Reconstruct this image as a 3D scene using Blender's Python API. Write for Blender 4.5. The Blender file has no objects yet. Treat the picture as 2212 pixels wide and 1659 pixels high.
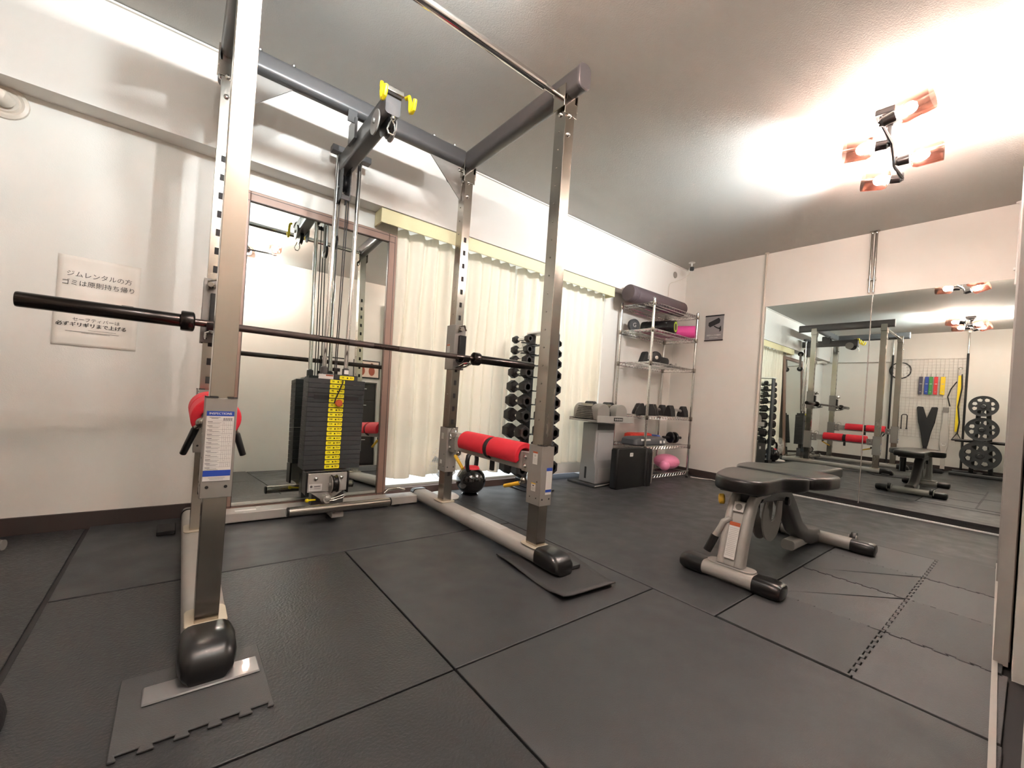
import bpy, bmesh, math, random
from math import sin, cos, pi, radians
from mathutils import Vector, Matrix
random.seed(7)
scn = bpy.context.scene
C = bpy.context.collection

# ------------------------------------------------------------------ camera, world, exposure
CH = 0.712
yaw, pitch, roll, FPX = 0.6717, 0.0017, 0.0698, 902.46
fwd = Vector((sin(yaw)*cos(pitch), cos(yaw)*cos(pitch), sin(pitch)))
r0 = Vector((cos(yaw), -sin(yaw), 0)); u0 = r0.cross(fwd)
rt = cos(roll)*r0 + sin(roll)*u0; up = -sin(roll)*r0 + cos(roll)*u0
cam = bpy.data.cameras.new('camera'); co = bpy.data.objects.new('camera', cam); C.objects.link(co)
co.matrix_world = Matrix(((rt.x, up.x, -fwd.x, 0), (rt.y, up.y, -fwd.y, 0), (rt.z, up.z, -fwd.z, CH), (0, 0, 0, 1)))
cam.sensor_width = 36.0; cam.lens = FPX*36.0/2212
cam.shift_x = 5.6/2212; cam.shift_y = 24.4/2212
cam.clip_start = 0.01
scn.camera = co
w = bpy.data.worlds.new('world'); scn.world = w; w.use_nodes = True
w.node_tree.nodes['Background'].inputs[0].default_value = (0.75, 0.85, 1.0, 1)
w.node_tree.nodes['Background'].inputs[1].default_value = 1.0
scn.view_settings.view_transform = 'Standard'; scn.view_settings.look = 'None'
scn.view_settings.gamma = 1; scn.view_settings.exposure = 0.2
scn.view_settings.use_curve_mapping = False
scn.cycles.max_bounces = 9; scn.cycles.diffuse_bounces = 5; scn.cycles.glossy_bounces = 6
scn.cycles.transmission_bounces = 6; scn.cycles.transparent_max_bounces = 10
scn.cycles.sample_clamp_indirect = 100.0; scn.cycles.caustics_reflective = True; scn.cycles.caustics_refractive = False
BULB = 3000.0

# ------------------------------------------------------------------ helpers
def lin(h):
    h = h.lstrip('#'); o = []
    for i in (0, 2, 4):
        c = int(h[i:i+2], 16)/255
        o.append(c/12.92 if c <= 0.04045 else ((c+0.055)/1.055)**2.4)
    return (*o, 1)
def mat(name, col, rough=0.5, metal=0.0, noise=0, nscale=40, bump=0, bscale=80, spec=0.5, coat=0, stretch=None, emit=None, est=0, alpha=1, rvar=0, detail=4):
    m = bpy.data.materials.new(name); m.use_nodes = True
    nt = m.node_tree; b = nt.nodes['Principled BSDF']; c = lin(col)
    b.inputs['Base Color'].default_value = c; b.inputs['Roughness'].default_value = rough
    b.inputs['Metallic'].default_value = metal; b.inputs['Specular IOR Level'].default_value = spec
    b.inputs['Coat Weight'].default_value = coat
    if alpha < 1: b.inputs['Alpha'].default_value = alpha
    if emit:
        b.inputs['Emission Color'].default_value = lin(emit); b.inputs['Emission Strength'].default_value = est
    tc = nt.nodes.new('ShaderNodeTexCoord')
    src = tc.outputs['Object']
    if stretch:
        mp = nt.nodes.new('ShaderNodeMapping'); mp.inputs['Scale'].default_value = stretch
        nt.links.new(src, mp.inputs['Vector']); src = mp.outputs['Vector']
    if noise or rvar:
        n = nt.nodes.new('ShaderNodeTexNoise'); n.inputs['Scale'].default_value = nscale; n.inputs['Detail'].default_value = detail
        nt.links.new(src, n.inputs['Vector'])
        if noise:
            mx = nt.nodes.new('ShaderNodeMix'); mx.data_type = 'RGBA'
            mx.inputs['A'].default_value = tuple(x*(1-noise) for x in c[:3])+(1,)
            mx.inputs['B'].default_value = tuple(min(1, x*(1+noise)) for x in c[:3])+(1,)
            nt.links.new(n.outputs['Fac'], mx.inputs['Factor']); nt.links.new(mx.outputs['Result'], b.inputs['Base Color'])
        if rvar:
            mr = nt.nodes.new('ShaderNodeMapRange'); mr.inputs['From Min'].default_value = 0.3; mr.inputs['From Max'].default_value = 0.7
            mr.inputs['To Min'].default_value = max(0.02, rough-rvar); mr.inputs['To Max'].default_value = rough+rvar
            nt.links.new(n.outputs['Fac'], mr.inputs['Value']); nt.links.new(mr.outputs['Result'], b.inputs['Roughness'])
    if bump:
        n2 = nt.nodes.new('ShaderNodeTexNoise'); n2.inputs['Scale'].default_value = bscale; n2.inputs['Detail'].default_value = 6
        nt.links.new(src, n2.inputs['Vector'])
        bp = nt.nodes.new('ShaderNodeBump'); bp.inputs['Strength'].default_value = bump; bp.inputs['Distance'].default_value = 0.002
        nt.links.new(n2.outputs['Fac'], bp.inputs['Height']); nt.links.new(bp.outputs['Normal'], b.inputs['Normal'])
    return m
class MB:
    def __init__(s): s.v = []; s.f = []; s.mi = []; s.k = 0
    def add(s, vs, fs):
        o = len(s.v); s.v += [tuple(v) for v in vs]; s.f += [tuple(o+i for i in f) for f in fs]; s.mi += [s.k]*len(fs); return s
    def slot(s, k): s.k = k; return s
    def box(s, c, d, rot=None):
        vs = []
        for z in (-.5, .5):
            for x, y in ((-.5, -.5), (.5, -.5), (.5, .5), (-.5, .5)):
                p = Vector((x*d[0], y*d[1], z*d[2]))
                if rot is not None: p = rot @ p
                vs.append(p+Vector(c))
        return s.add(vs, [(3, 2, 1, 0), (4, 5, 6, 7), (0, 1, 5, 4), (1, 2, 6, 5), (2, 3, 7, 6), (3, 0, 4, 7)])
    def b2(s, x0, x1, y0, y1, z0, z1):
        return s.box(((x0+x1)/2, (y0+y1)/2, (z0+z1)/2), (x1-x0, y1-y0, z1-z0))
    def rings(s, rings, cap=True, closed=False):
        n = len(rings[0]); vs = [p for r in rings for p in r]; fs = []
        m = len(rings)
        for i in range(m if closed else m-1):
            a = i*n; b = ((i+1) % m)*n
            for j in range(n): fs.append((a+j, a+(j+1) % n, b+(j+1) % n, b+j))
        if cap and not closed: fs += [tuple(range(n))[::-1], tuple((m-1)*n+j for j in range(n))]
        return s.add(vs, fs)
    def tube(s, path, r, n=12, closed=False, cap=True):
        P = [Vector(p) for p in path]; m = len(P); R = r if isinstance(r, (list, tuple)) else [r]*m
        T = []
        for i in range(m):
            a = P[i-1] if (i > 0 or closed) else P[i]; b = P[(i+1) % m] if (i < m-1 or closed) else P[i]
            T.append((b-a).normalized() if (b-a).length > 1e-9 else Vector((0, 0, 1)))
        ref = Vector((0, 0, 1)) if abs(T[0].z) < .9 else Vector((1, 0, 0))
        u = T[0].cross(ref).normalized(); rs = []
        for i in range(m):
            u = (u-T[i]*u.dot(T[i])).normalized(); v = T[i].cross(u)
            rs.append([P[i]+R[i]*(cos(2*pi*j/n)*u+sin(2*pi*j/n)*v) for j in range(n)])
        return s.rings(rs, cap, closed)
    def cyl(s, p0, p1, r, r1=None, n=20): return s.tube([p0, p1], [r, r if r1 is None else r1], n)
    def lathe(s, prof, o=(0, 0, 0), ax=(0, 0, 1), n=28):
        # prof: list of (r, h) along axis
        ax = Vector(ax).normalized(); ref = Vector((0, 0, 1)) if abs(ax.z) < .9 else Vector((1, 0, 0))
        u = ax.cross(ref).normalized(); v = ax.cross(u); o = Vector(o)
        cl = len(prof) > 3 and prof[0] == prof[-1]
        if cl: prof = prof[:-1]
        rs = [[o+ax*h+max(r, 1e-5)*(cos(2*pi*j/n)*u+sin(2*pi*j/n)*v) for j in range(n)] for r, h in prof]
        return s.rings(rs, closed=cl)
    def prism(s, poly, o, ux, uy, uz, depth):
        o = Vector(o); ux = Vector(ux); uy = Vector(uy); uz = Vector(uz)
        a = [o+ux*x+uy*y for x, y in poly]; b = [p+uz*depth for p in a]
        return s.rings([a, b])
    def sphere(s, c, r, sc=(1, 1, 1), n=20, m=12):
        c = Vector(c); rs = []
        for i in range(m+1):
            t = -pi/2+pi*i/m; rr = max(cos(t), 1e-4)
            rs.append([c+Vector((r*sc[0]*rr*cos(2*pi*j/n), r*sc[1]*rr*sin(2*pi*j/n), r*sc[2]*sin(t))) for j in range(n)])
        return s.rings(rs)
    def rrtube(s, path, w, h, r, side, n=3):
        # rounded rectangular section (w along `side`, h perpendicular) swept on path
        side = Vector(side).normalized(); P = [Vector(p) for p in path]; rs = []; m = len(P)
        for i in range(m):
            a = P[max(i-1, 0)]; b = P[min(i+1, m-1)]; t = (b-a).normalized(); upv = t.cross(side).normalized(); sd = upv.cross(t)
            rs.append([P[i]+sd*x+upv*y for x, y in rrect(w, h, r, n)])
        return s.rings(rs)
def rrect(w, h, r, n=3):
    o = []
    for cx, cy, a in ((w/2-r, h/2-r, 0), (-w/2+r, h/2-r, pi/2), (-w/2+r, -h/2+r, pi), (w/2-r, -h/2+r, 3*pi/2)):
        for i in range(n+1):
            t = a+pi/2*i/n; o.append((cx+r*cos(t), cy+r*sin(t)))
    return o
def obj(name, mb, ms, parent=None, bevel=0, smooth=35, seg=2):
    me = bpy.data.meshes.new(name); me.from_pydata(mb.v, [], mb.f); me.update()
    ms = ms if isinstance(ms, (list, tuple)) else [ms]
    for m in ms: me.materials.append(m)
    if len(ms) > 1: me.polygons.foreach_set('material_index', mb.mi)
    bm = bmesh.new(); bm.from_mesh(me); bmesh.ops.recalc_face_normals(bm, faces=bm.faces); bm.to_mesh(me); bm.free()
    if smooth:
        me.shade_smooth(); me.set_sharp_from_angle(angle=radians(smooth))
    o = bpy.data.objects.new(name, me); C.objects.link(o)
    if bevel:
        b = o.modifiers.new('bevel', 'BEVEL'); b.width = bevel; b.segments = seg; b.limit_method = 'ANGLE'; b.angle_limit = radians(40)
        b.harden_normals = False
    if parent is not None: o.parent = parent
    return o
BOLT = [(.010, 0), (.010, .004), (.006, .008), (.001, .0095)]
def bolts(lst, parent, prof=None):
    for c, ax in lst: obj('bolt', MB().lathe(prof or BOLT, c, ax, 12), M_chrome, parent)
def tag(o, label, cat, group=None, kind=None):
    if label: o['label'] = label
    if cat: o['category'] = cat
    if group: o['group'] = group
    if kind: o['kind'] = kind
    return o
def thing(name, label, cat, loc=(0, 0, 0), rz=0, group=None):
    o = bpy.data.objects.new(name, None); o.empty_display_size = .05; C.objects.link(o)
    o.location = loc; o.rotation_euler = (0, 0, rz)
    return tag(o, label, cat, group)
def struct(name, mb, m, **k):
    o = obj(name, mb, m, **k); o['kind'] = 'structure'; return o
def lab(o, t): o['label'] = t; return o
def dup(root, loc, rz=None, label=None, group=None, scale=None):
    r = root.copy(); C.objects.link(r); r.location = loc
    if rz is not None: r.rotation_euler = (0, 0, rz)
    if scale is not None: r.scale = scale
    if label: r['label'] = label
    if group: r['group'] = group
    for ch in list(root.children):
        c = ch.copy(); C.objects.link(c); c.parent = r
        for g in ch.children:
            d = g.copy(); C.objects.link(d); d.parent = c
    return r
_tc = {}
def text2d(body, size):
    k = (body, size)
    if k in _tc: return _tc[k]
    cu = bpy.data.curves.new('lettering', 'FONT'); cu.body = body; cu.size = size; cu.align_x = 'CENTER'; cu.align_y = 'CENTER'
    cu.resolution_u = 2
    o = bpy.data.objects.new('lettering', cu); C.objects.link(o)
    dg = bpy.context.evaluated_depsgraph_get(); me = bpy.data.meshes.new_from_object(o.evaluated_get(dg))
    r = ([(v.co.x, v.co.y) for v in me.vertices], [tuple(p.vertices) for p in me.polygons])
    bpy.data.objects.remove(o); bpy.data.curves.remove(cu); bpy.data.meshes.remove(me)
    _tc[k] = r; return r
def put_text(mb, body, size, o, ux, uy, bold=0, sx=1):
    vs, fs = text2d(body, size); o = Vector(o); ux = Vector(ux); uy = Vector(uy)
    for d in ([0] if not bold else [-bold, 0, bold]):
        mb.add([o+ux*(x*sx+d)+uy*y for x, y in vs], fs)
    return mb
def quad(mb, o, ux, uy, w_, h_):
    o = Vector(o); ux = Vector(ux)*w_/2; uy = Vector(uy)*h_/2
    return mb.add([o-ux-uy, o+ux-uy, o+ux+uy, o-ux+uy], [(0, 1, 2, 3)])

# ------------------------------------------------------------------ materials
M_wall = mat('wall_paper', '#d8d5ce', .75, noise=.03, nscale=6, bump=.25, bscale=260)
M_ceil = mat('ceiling_paper', '#b4b1ab', .8, noise=.03, nscale=5, bump=.8, bscale=190)
M_base = mat('baseboard_vinyl', '#3b322f', .5)
M_rub = mat('rubber_mat', '#37383a', .42, noise=.12, nscale=9, bump=.5, bscale=420, spec=.5, rvar=.08)
M_rub2 = mat('rough_rubber_mat', '#2d2e30', .36, noise=.16, nscale=60, bump=.9, bscale=140, spec=.5, rvar=.06)
M_eva = mat('foam_tile', '#474849', .5, noise=.1, nscale=7, bump=.4, bscale=300, spec=.4)
M_eva2 = mat('foam_tile_light', '#525354', .5, noise=.1, nscale=7, bump=.4, bscale=300, spec=.4)
M_steel = mat('stainless_steel', '#b8b1a7', .2, 1, noise=.12, nscale=7, rvar=.08, stretch=(1, 1, .35), detail=6)
M_chrome = mat('chrome', '#d8d8d6', .1, 1)
M_chrome2 = mat('dull_chrome', '#a9a49c', .24, 1)
M_dgrey = mat('dark_grey_paint', '#4c4a4a', .38, noise=.06, nscale=30, coat=.2)
M_grey = mat('grey_paint', '#87837e', .42, noise=.05, nscale=30)
M_lgrey = mat('silver_grey_paint', '#a5a29d', .38, .15, noise=.05, nscale=20)
M_beige = mat('weld_plate', '#b9b19e', .45, .2)
M_black = mat('black_plastic', '#121112', .3, coat=.2)
M_blackm = mat('matte_black', '#1b1a1b', .6)
M_iron = mat('painted_iron', '#333536', .45, noise=.1, nscale=60, bump=.2, bscale=200)
M_hex = mat('hex_rubber', '#232222', .55, bump=.2, bscale=200)
M_red = mat('red_foam', '#d21f32', .6, noise=.05, nscale=40, bump=.15, bscale=300)
M_yel = mat('yellow_plastic', '#e9cf12', .4)
M_yel2 = mat('yellow_rubber', '#d9ad30', .5)
M_tag = mat('yellow_tag', '#ece21c', .45)
M_ink = mat('black_ink', '#171514', .7)
M_white = mat('white_plastic', '#e6e4e0', .35)
M_paper = mat('white_paper', '#ddd6cc', .35, noise=.02, nscale=9, bump=.4, bscale=8, coat=.25)
M_sticker = mat('white_sticker', '#d9d7d3', .4)
M_blue = mat('blue_print', '#2347a8', .45)
M_orange = mat('orange_knob', '#b5532a', .45)
M_brown = mat('brown_frame', '#8d7467', .45, .2, noise=.06, nscale=20, stretch=(1, 1, .2))
M_mirror = mat('mirror_glass', '#dfe6e2', .0, 1)
M_curt = mat('cream_curtain', '#e3dccb', .85, noise=.03, nscale=120, bump=.3, bscale=300, stretch=(1, 1, 3))
M_val = mat('cream_valance', '#dcd3a8', .5, noise=.03, nscale=10)
M_leather = mat('black_vinyl', '#171615', .3, noise=.08, nscale=40, bump=.25, bscale=350, coat=.15)
M_pink = mat('pink_foam', '#d0468f', .6, noise=.05, nscale=30, bump=.2, bscale=200)
M_pink2 = mat('pink_rubber', '#eb8fb3', .35)
M_lime = mat('lime_plastic', '#b6e21a', .4)
M_brollr = mat('brown_foam', '#54474a', .6, bump=.2, bscale=200)
M_glow = mat('lit_window', '#ffffff', .3, emit='#e6f2fb', est=1.15)
M_pole = mat('cream_pole', '#c9bfb2', .4)
M_poster = mat('grey_poster', '#8d8b8c', .4)
M_grl = mat('grey_label', '#b9b7b4', .4)

# curtain: let some light through
def translucent(m, k=.35):
    nt = m.node_tree; b = nt.nodes['Principled BSDF']; out = nt.nodes['Material Output']
    t = nt.nodes.new('ShaderNodeBsdfTranslucent'); t.inputs[0].default_value = b.inputs['Base Color'].default_value
    mx = nt.nodes.new('ShaderNodeMixShader'); mx.inputs[0].default_value = k
    nt.links.new(b.outputs[0], mx.inputs[1]); nt.links.new(t.outputs[0], mx.inputs[2]); nt.links.new(mx.outputs[0], out.inputs[0])
translucent(M_curt, .2)
def glassy(name, col, k=.75, rough=.02, tint_gloss='#ffffff'):
    m = bpy.data.materials.new(name); m.use_nodes = True; nt = m.node_tree; nt.nodes.remove(nt.nodes['Principled BSDF'])
    tr = nt.nodes.new('ShaderNodeBsdfTransparent'); tr.inputs[0].default_value = lin(col)
    gl = nt.nodes.new('ShaderNodeBsdfGlossy'); gl.inputs['Roughness'].default_value = rough; gl.inputs['Color'].default_value = lin(tint_gloss)
    mx = nt.nodes.new('ShaderNodeMixShader'); mx.inputs[0].default_value = 1-k
    nt.links.new(tr.outputs[0], mx.inputs[1]); nt.links.new(gl.outputs[0], mx.inputs[2])
    nt.links.new(mx.outputs[0], nt.nodes['Material Output'].inputs[0]); return m
M_shade = glassy('copper_glass', '#cdb0a4', .34, .14, '#c4998c')
M_bulb = bpy.data.materials.new('lit_bulb'); M_bulb.use_nodes = True
_b = M_bulb.node_tree.nodes['Principled BSDF']; _b.inputs['Emission Color'].default_value = (.86, .96, 1.0, 1); _b.inputs['Emission Strength'].default_value = BULB

# ------------------------------------------------------------------ room (X to the mirror wall, Y to the window wall)
W, WE, MX, H, L = 2.4935, 2.61, 4.402, 2.2607, 1.04
YR0, YR1 = -.082, .085          # right-hand wall runs slightly askew, from the left wall to the mirror wall
ZB = 1.80
AX0, AX1, AY, AZ = 1.06, 3.17, 2.76, 1.76   # window recess
struct('floor', MB().b2(-L-.1, MX+.1, -.3, AY+.1, -.10, -.012), mat('subfloor', '#2c2a2a', .7))
struct('ceiling', MB().b2(-L-.1, MX+.1, -.3, AY+.1, H, H+.08), M_ceil)
wb = MB().b2(-L-.1, AX0, WE, WE+.25, -.012, H).b2(AX1, MX+.1, WE, WE+.25, -.012, H).b2(AX0, AX1, WE, WE+.25, AZ, H)
struct('wall_back', wb, M_wall, smooth=0)
struct('trim_1', MB().b2(-L, MX, W, WE+.02, ZB, H), mat('beam_paper', '#dcd7d0', .75, bump=.25, bscale=260), smooth=0)
struct('wall_right', MB().b2(MX, MX+.1, -.3, AY+.1, -.012, H), M_wall, smooth=0)
struct('wall_left', MB().b2(-L-.1, -L, -.3, AY+.1, -.012, H), M_wall, smooth=0)
struct('trim_2', MB().b2(-L, -L+.05, 1.62, W, ZB-.02, ZB+.09), M_wall, smooth=0)
struct('trim_3', MB().b2(-L, MX, W-.012, W+.002, H-.012, H-.003), M_wall, smooth=0)
ang = math.atan2(YR1-YR0, MX+L); ca, sa = cos(ang), sin(ang)
RZ3 = Matrix.Rotation(ang, 3, 'Z')
def onright(x, off, z):  # point on the right-hand wall surface, off metres into the room
    return (x - sa*off, YR0+(x+L)*math.tan(ang)+ca*off, z)
def wbox(mb, x0, x1, z0, z1, o0=0.0, o1=-.1):
    return mb.box(onright((x0+x1)/2, (o0+o1)/2, (z0+z1)/2), ((x1-x0)/ca, abs(o1-o0), z1-z0), RZ3)
wf = MB(); wbox(wf, -L-.1, 1.26, -.012, H); wbox(wf, 1.94, MX+.1, -.012, H); wbox(wf, 1.26, 1.94, 1.012, H); wbox(wf, 1.26, 1.94, -.012, 1.012, -.06)
struct('wall_front', wf, M_wall, smooth=0)
struct('baseboard_back', MB().b2(-L, AX0-.01, WE-.012, WE, -.012, .066).b2(AX1, MX, WE-.012, WE, -.012, .066), M_base)
struct('baseboard_right', MB().b2(MX-.012, MX, 1.66, WE, -.012, .066), M_base)
struct('baseboard_left', MB().b2(-L, -L+.012, -.1, WE, -.012, .066), M_base)
# window in the recess
wn = struct('window_1', MB().b2(AX0, AX1, AY-.02, AY, .03, AZ), M_glow)
obj('window_frame', MB().b2(AX0, AX1, AY-.05, AY-.02, .035, .05).b2(2.12, 2.17, AY-.05, AY-.02, .13, AZ).b2(AX0, AX0+.04, AY-.05, AY-.02, .13, AZ).b2(AX1-.04, AX1, AY-.05, AY-.02, .13, AZ), M_white, wn)
obj('window_sill', MB().b2(AX0, 2.6, WE+.05, AY, -.012, .035), mat('brown_sill', '#6d5a55', .5), wn)
obj('window_ledge', MB().b2(2.6, AX1, WE+.01, AY, .05, .155), M_white, wn)
# closet doors on the wall beside the camera: frame, mirror pane, floor track
dm = Matrix.Rotation(ang, 4, 'Z')
dr = struct('door_1', MB().box(onright(2.54, .014, 1.0), (1.04, .02, 1.98), Matrix.Rotation(ang, 3, 'Z')), mat('door_brown', '#a3948b', .4))
obj('door_frame', MB().box(onright(3.06, .022, 1.0), (.035, .03, 2.0), Matrix.Rotation(ang, 3, 'Z')).box(onright(2.02, .022, 1.0), (.035, .03, 2.0), Matrix.Rotation(ang, 3, 'Z')).box(onright(2.54, .022, 1.985), (1.06, .03, .03), Matrix.Rotation(ang, 3, 'Z')), M_lgrey, dr)
obj('door_pane', MB().box(onright(2.54, .026, 1.0), (1.0, .004, 1.9), Matrix.Rotation(ang, 3, 'Z')), mat('door_mirror', '#cfd2d0', .08, 1), dr)
obj('floor_track', MB().box(onright(2.3, .033, .004), (2.3, .012, .008), Matrix.Rotation(ang, 3, 'Z')), M_lgrey, dr)

# ------------------------------------------------------------------ floor mats
def rubber(name, x0, x1, y0, y1, m, label, top=0.0, group='rubber floor mats'):
    g = .003
    o = obj('rubber_mat', MB().b2(x0+g, x1-g, y0+g, y1-g, -.0118, top), m, bevel=.002)
    return tag(o, label, 'floor mat', group)
rubber('m', -.27, 1.5, 1.81, WE-.013, M_rub, 'long black rubber floor mat along the back wall under the weight stack', .001)
rubber('m', -.27, .6, .9, 1.81, M_rub2, 'black rubber floor mat under the left front foot of the rack')
rubber('m', .6, 1.5, .9, 1.81, M_rub, 'black rubber floor mat inside the rack under the right front foot')
rubber('m', -.27, .6, -.05, .9, M_rub2, 'black rubber floor mat in the foreground left of the seam')
rubber('m', .6, 1.5, 0.01, .9, M_rub, 'black rubber floor mat in the foreground at the bottom centre of the photo')
rubber('m', -L+.013, -.28, 1.25, WE-.013, M_rub2, 'rough black rubber mat against the baseboard at the far left', -.005)
rubber('m', -L+.013, -.28, -.07, 1.25, M_rub2, 'rough black rubber mat at the lower left corner of the photo', -.005)
rubber('m', 1.5, 3.34, .66, AY-.15, M_rub, 'wide dark rubber floor sheet under the bench and dumbbell stands', .0)
rubber('m', 3.34, MX-.003, .09, WE-.013, M_rub, 'dark rubber floor sheet running along the wall mirror', -.001)
def jig(x0, x1, y0, y1, teeth, amp=.011, seed=0):
    # outline of a jigsaw tile; teeth flags for (bottom, right, top, left)
    pts = []
    def edge(a, b, on, ph):
        a = Vector(a); b = Vector(b); d = b-a; ln = d.length; d.normalize(); nrm = Vector((d.y, -d.x))
        k = max(3, int(ln/.05)); out = [a]
        if on:
            for i in range(k):
                t0 = (i+.25)/k*ln; t1 = (i+.75)/k*ln; s = amp*on
                out += [a+d*t0, a+d*(t0-.004)+nrm*s, a+d*(t1+.004)+nrm*s, a+d*t1]
        return out
    pts += edge((x0, y0), (x1, y0), teeth[0], 0); pts += edge((x1, y0), (x1, y1), teeth[1], 0)
    pts += edge((x1, y1), (x0, y1), teeth[2], 0); pts += edge((x0, y1), (x0, y0), teeth[3], 0)
    return [(p.x, p.y) for p in pts]
xs = [1.503, 1.925, 2.365, 2.765, 3.2]; ys = [.095, .285, .655]
nm = ['nearest', 'second', 'third', 'farthest']
for i in range(4):
    for j in range(2):
        t = (0 if j == 0 else -1, -1 if i < 3 else 0, 1 if j == 0 else 0, 1 if i > 0 else 0)
        x0, x1, y0, y1 = xs[i], xs[i+1], ys[j], ys[j+1]
        if j == 0: y0 = [.015, .027, .040, .055][i]
        g = .0012
        o = obj('puzzle_mat', MB().prism(jig(x0+g, x1-g, y0+g, y1-g, t, .010), (0, 0, -.0118), (1, 0, 0), (0, 1, 0), (0, 0, 1), .0135+.002*((i+j) % 2)), M_eva2 if (i+j) % 2 == 0 else M_eva, bevel=.0015)
        tag(o, '%s grey jigsaw foam tile in the %s' % (nm[i], 'row along the closet doors' if j == 0 else 'row beside the bench'), 'foam tile', 'jigsaw foam tiles')
o = obj('puzzle_mat', MB().b2(3.205, 3.337, .07, .655, -.0118, .001), M_eva, bevel=.001)
tag(o, 'narrow border strip of grey foam beyond the jigsaw tiles', 'foam tile', 'jigsaw foam tiles')

# pads under the rack feet
PX, PY, PHI = .0924, 1.3346, -.0062
def rw(x, y, z=0): return (PX+cos(PHI)*x-sin(PHI)*y, PY+sin(PHI)*x+cos(PHI)*y, z)
jp = jig(-.062, .205, 1.005, 1.262, (-1, 0, 0, 0), .014)
o = obj('foot_pad', MB().prism(jp, (0, 0, .0005), (1, 0, 0), (0, 1, 0), (0, 0, 1), .0055), M_eva, bevel=.002)
tag(o, 'grey jigsaw foam tile with cut-out edge under the left front rack foot', 'foam tile')
o = obj('foot_pad', MB().b2(-.022, .195, 1.135, 1.20, .0062, .0118), mat('shiny_pad', '#6f7072', .3, coat=.3), bevel=.003)
tag(o, 'small glossy grey strip of rubber lying on the jigsaw pad', 'rubber pad')
sh = MB(); n = 12; vs = []; fs = []
cor = [(1.145, 1.455), (1.10, 1.0), (1.375, .985), (1.465, 1.31)]
for i in range(n+1):
    for j in range(n+1):
        a, b = i/n, j/n
        x = (1-a)*(1-b)*cor[0][0]+(1-a)*b*cor[3][0]+a*(1-b)*cor[1][0]+a*b*cor[2][0]
        y = (1-a)*(1-b)*cor[0][1]+(1-a)*b*cor[3][1]+a*(1-b)*cor[1][1]+a*b*cor[2][1]
        e = max(0, a-.8)/.2*.012+max(0, .15-b)/.15*.008*(.5+.5*sin(a*7)); z = .003+e
        vs.append((x, y, z))
for i in range(n):
    for j in range(n): fs.append((i*(n+1)+j, (i+1)*(n+1)+j, (i+1)*(n+1)+j+1, i*(n+1)+j+1))
sh.add(vs, fs)
o = obj('foot_pad', sh, M_blackm); m_ = o.modifiers.new('solid', 'SOLIDIFY'); m_.thickness = .005; m_.offset = 1
o.data.materials.clear(); o.data.materials.append(mat('dark_sheet', '#353536', .6, bump=.3, bscale=200))
tag(o, 'thin curled black rubber sheet under the right front rack foot', 'rubber pad')
o = obj('foot_pad', MB().b2(1.318, 1.372, 1.165, 1.245, .010, .026), M_iron, bevel=.003)
tag(o, 'small dark block beside the right front rack foot cap', 'rubber pad')
o = obj('foot_pad', MB().b2(-.035, .03, 2.33, 2.45, .0015, .020), M_blackm, bevel=.003)
tag(o, 'small black square pad beside the left rear end of the rack', 'rubber pad')

# ------------------------------------------------------------------ power rack (own frame: x across, y towards the window wall)
SX, SY, PA, PB = 1.1633, .8034, .052, .066
rack = thing('power_rack', 'stainless steel power rack with a lat pulldown weight stack at its rear', 'power rack', (PX, PY, 0), PHI)
def upright(x, y, face):
    m = MB().b2(x-PA/2, x+PA/2, y-PB/2, y+PB/2, .07, 2.03)
    m.slot(1)
    for k in range(0, 20):
        z = 1.597-.0755*k
        if z > .17: m.b2(x-.009, x+.007, y+face*(PB/2)-.0012, y+face*(PB/2)+.0008, z-.014, z+.014)
    o = obj('upright', m, [M_steel, M_ink], rack, bevel=.006, seg=3)
    if x > .5:
        k_ = MB()
        for k in range(18): k_.lathe([(.0035, 0), (.0035, .002), (.001, .003)], (x-PA/2, y+.004, .62+.078*k), (-1, 0, 0), 8)
        lab(obj('punch_marks', k_, M_chrome2, o), 'row of small dimples')
    bolts([((x-.005, y-PB/2, 1.93), (0, -1, 0)), ((x-.005, y-PB/2, 1.85), (0, -1, 0)), ((x-PA/2, y, 1.94), (-1, 0, 0))], o)
    obj('weld_plate', MB().prism(rrect(.092, .112, .018, 2), (x, y, .074), (1, 0, 0), (0, 1, 0), (0, 0, 1), .005).lathe([(.008, 0), (.006, .003)], (x+.03, y-.042, .078), n=8), M_beige, o, bevel=.002)
    if y > .4:
        kk = []
    return o
for x in (0, SX):
    upright(x, 0, 1); upright(x, SY, -1)
for x in (0, SX):
    y0 = -.07
    f = obj('base_foot', MB().rrtube([(x, y0, .044), (x, 1.15, .044)], .10, .062, .026, (1, 0, 0), 5), M_lgrey, rack)
    cp = []
    for yy, w_, h_ in ((-.052, .108, .074), (-.10, .116, .078), (-.155, .114, .070), (-.180, .100, .050), (-.188, .076, .028)):
        cp.append([(x+a, yy, (.012+h_/2)+b) for a, b in rrect(w_, h_, min(.026, h_/2-.002), 4)])
    obj('end_cap', MB().rings(cp), M_black, f)
    obj('end_cap', MB().rings([[(x+a, yy, .046+b) for a, b in rrect(w_, h_, .022, 4)] for yy, w_, h_ in ((1.11, .104, .066), (1.155, .10, .06), (1.163, .08, .046))]), M_black, f)
    if x > .5:
        s_ = MB(); quad(s_, (x+.005, .36, .0756), (1, 0, 0), (0, 1, 0), .05, .26)
        lab(obj('sticker', s_, M_grl, f), 'worn silver sticker')
cm = obj('rear_crossmember', MB().b2(.05, SX-.05, 1.045, 1.14, .006, .056), M_lgrey, rack, bevel=.006)
s_ = MB(); quad(s_, (.20, 1.075, .0568), (1, 0, 0), (0, 1, 0), .09, .02); quad(s_, (.26, 1.115, .0568), (1, 0, 0), (0, 1, 0), .02, .008)
obj('sticker', s_, M_white, cm)
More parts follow.
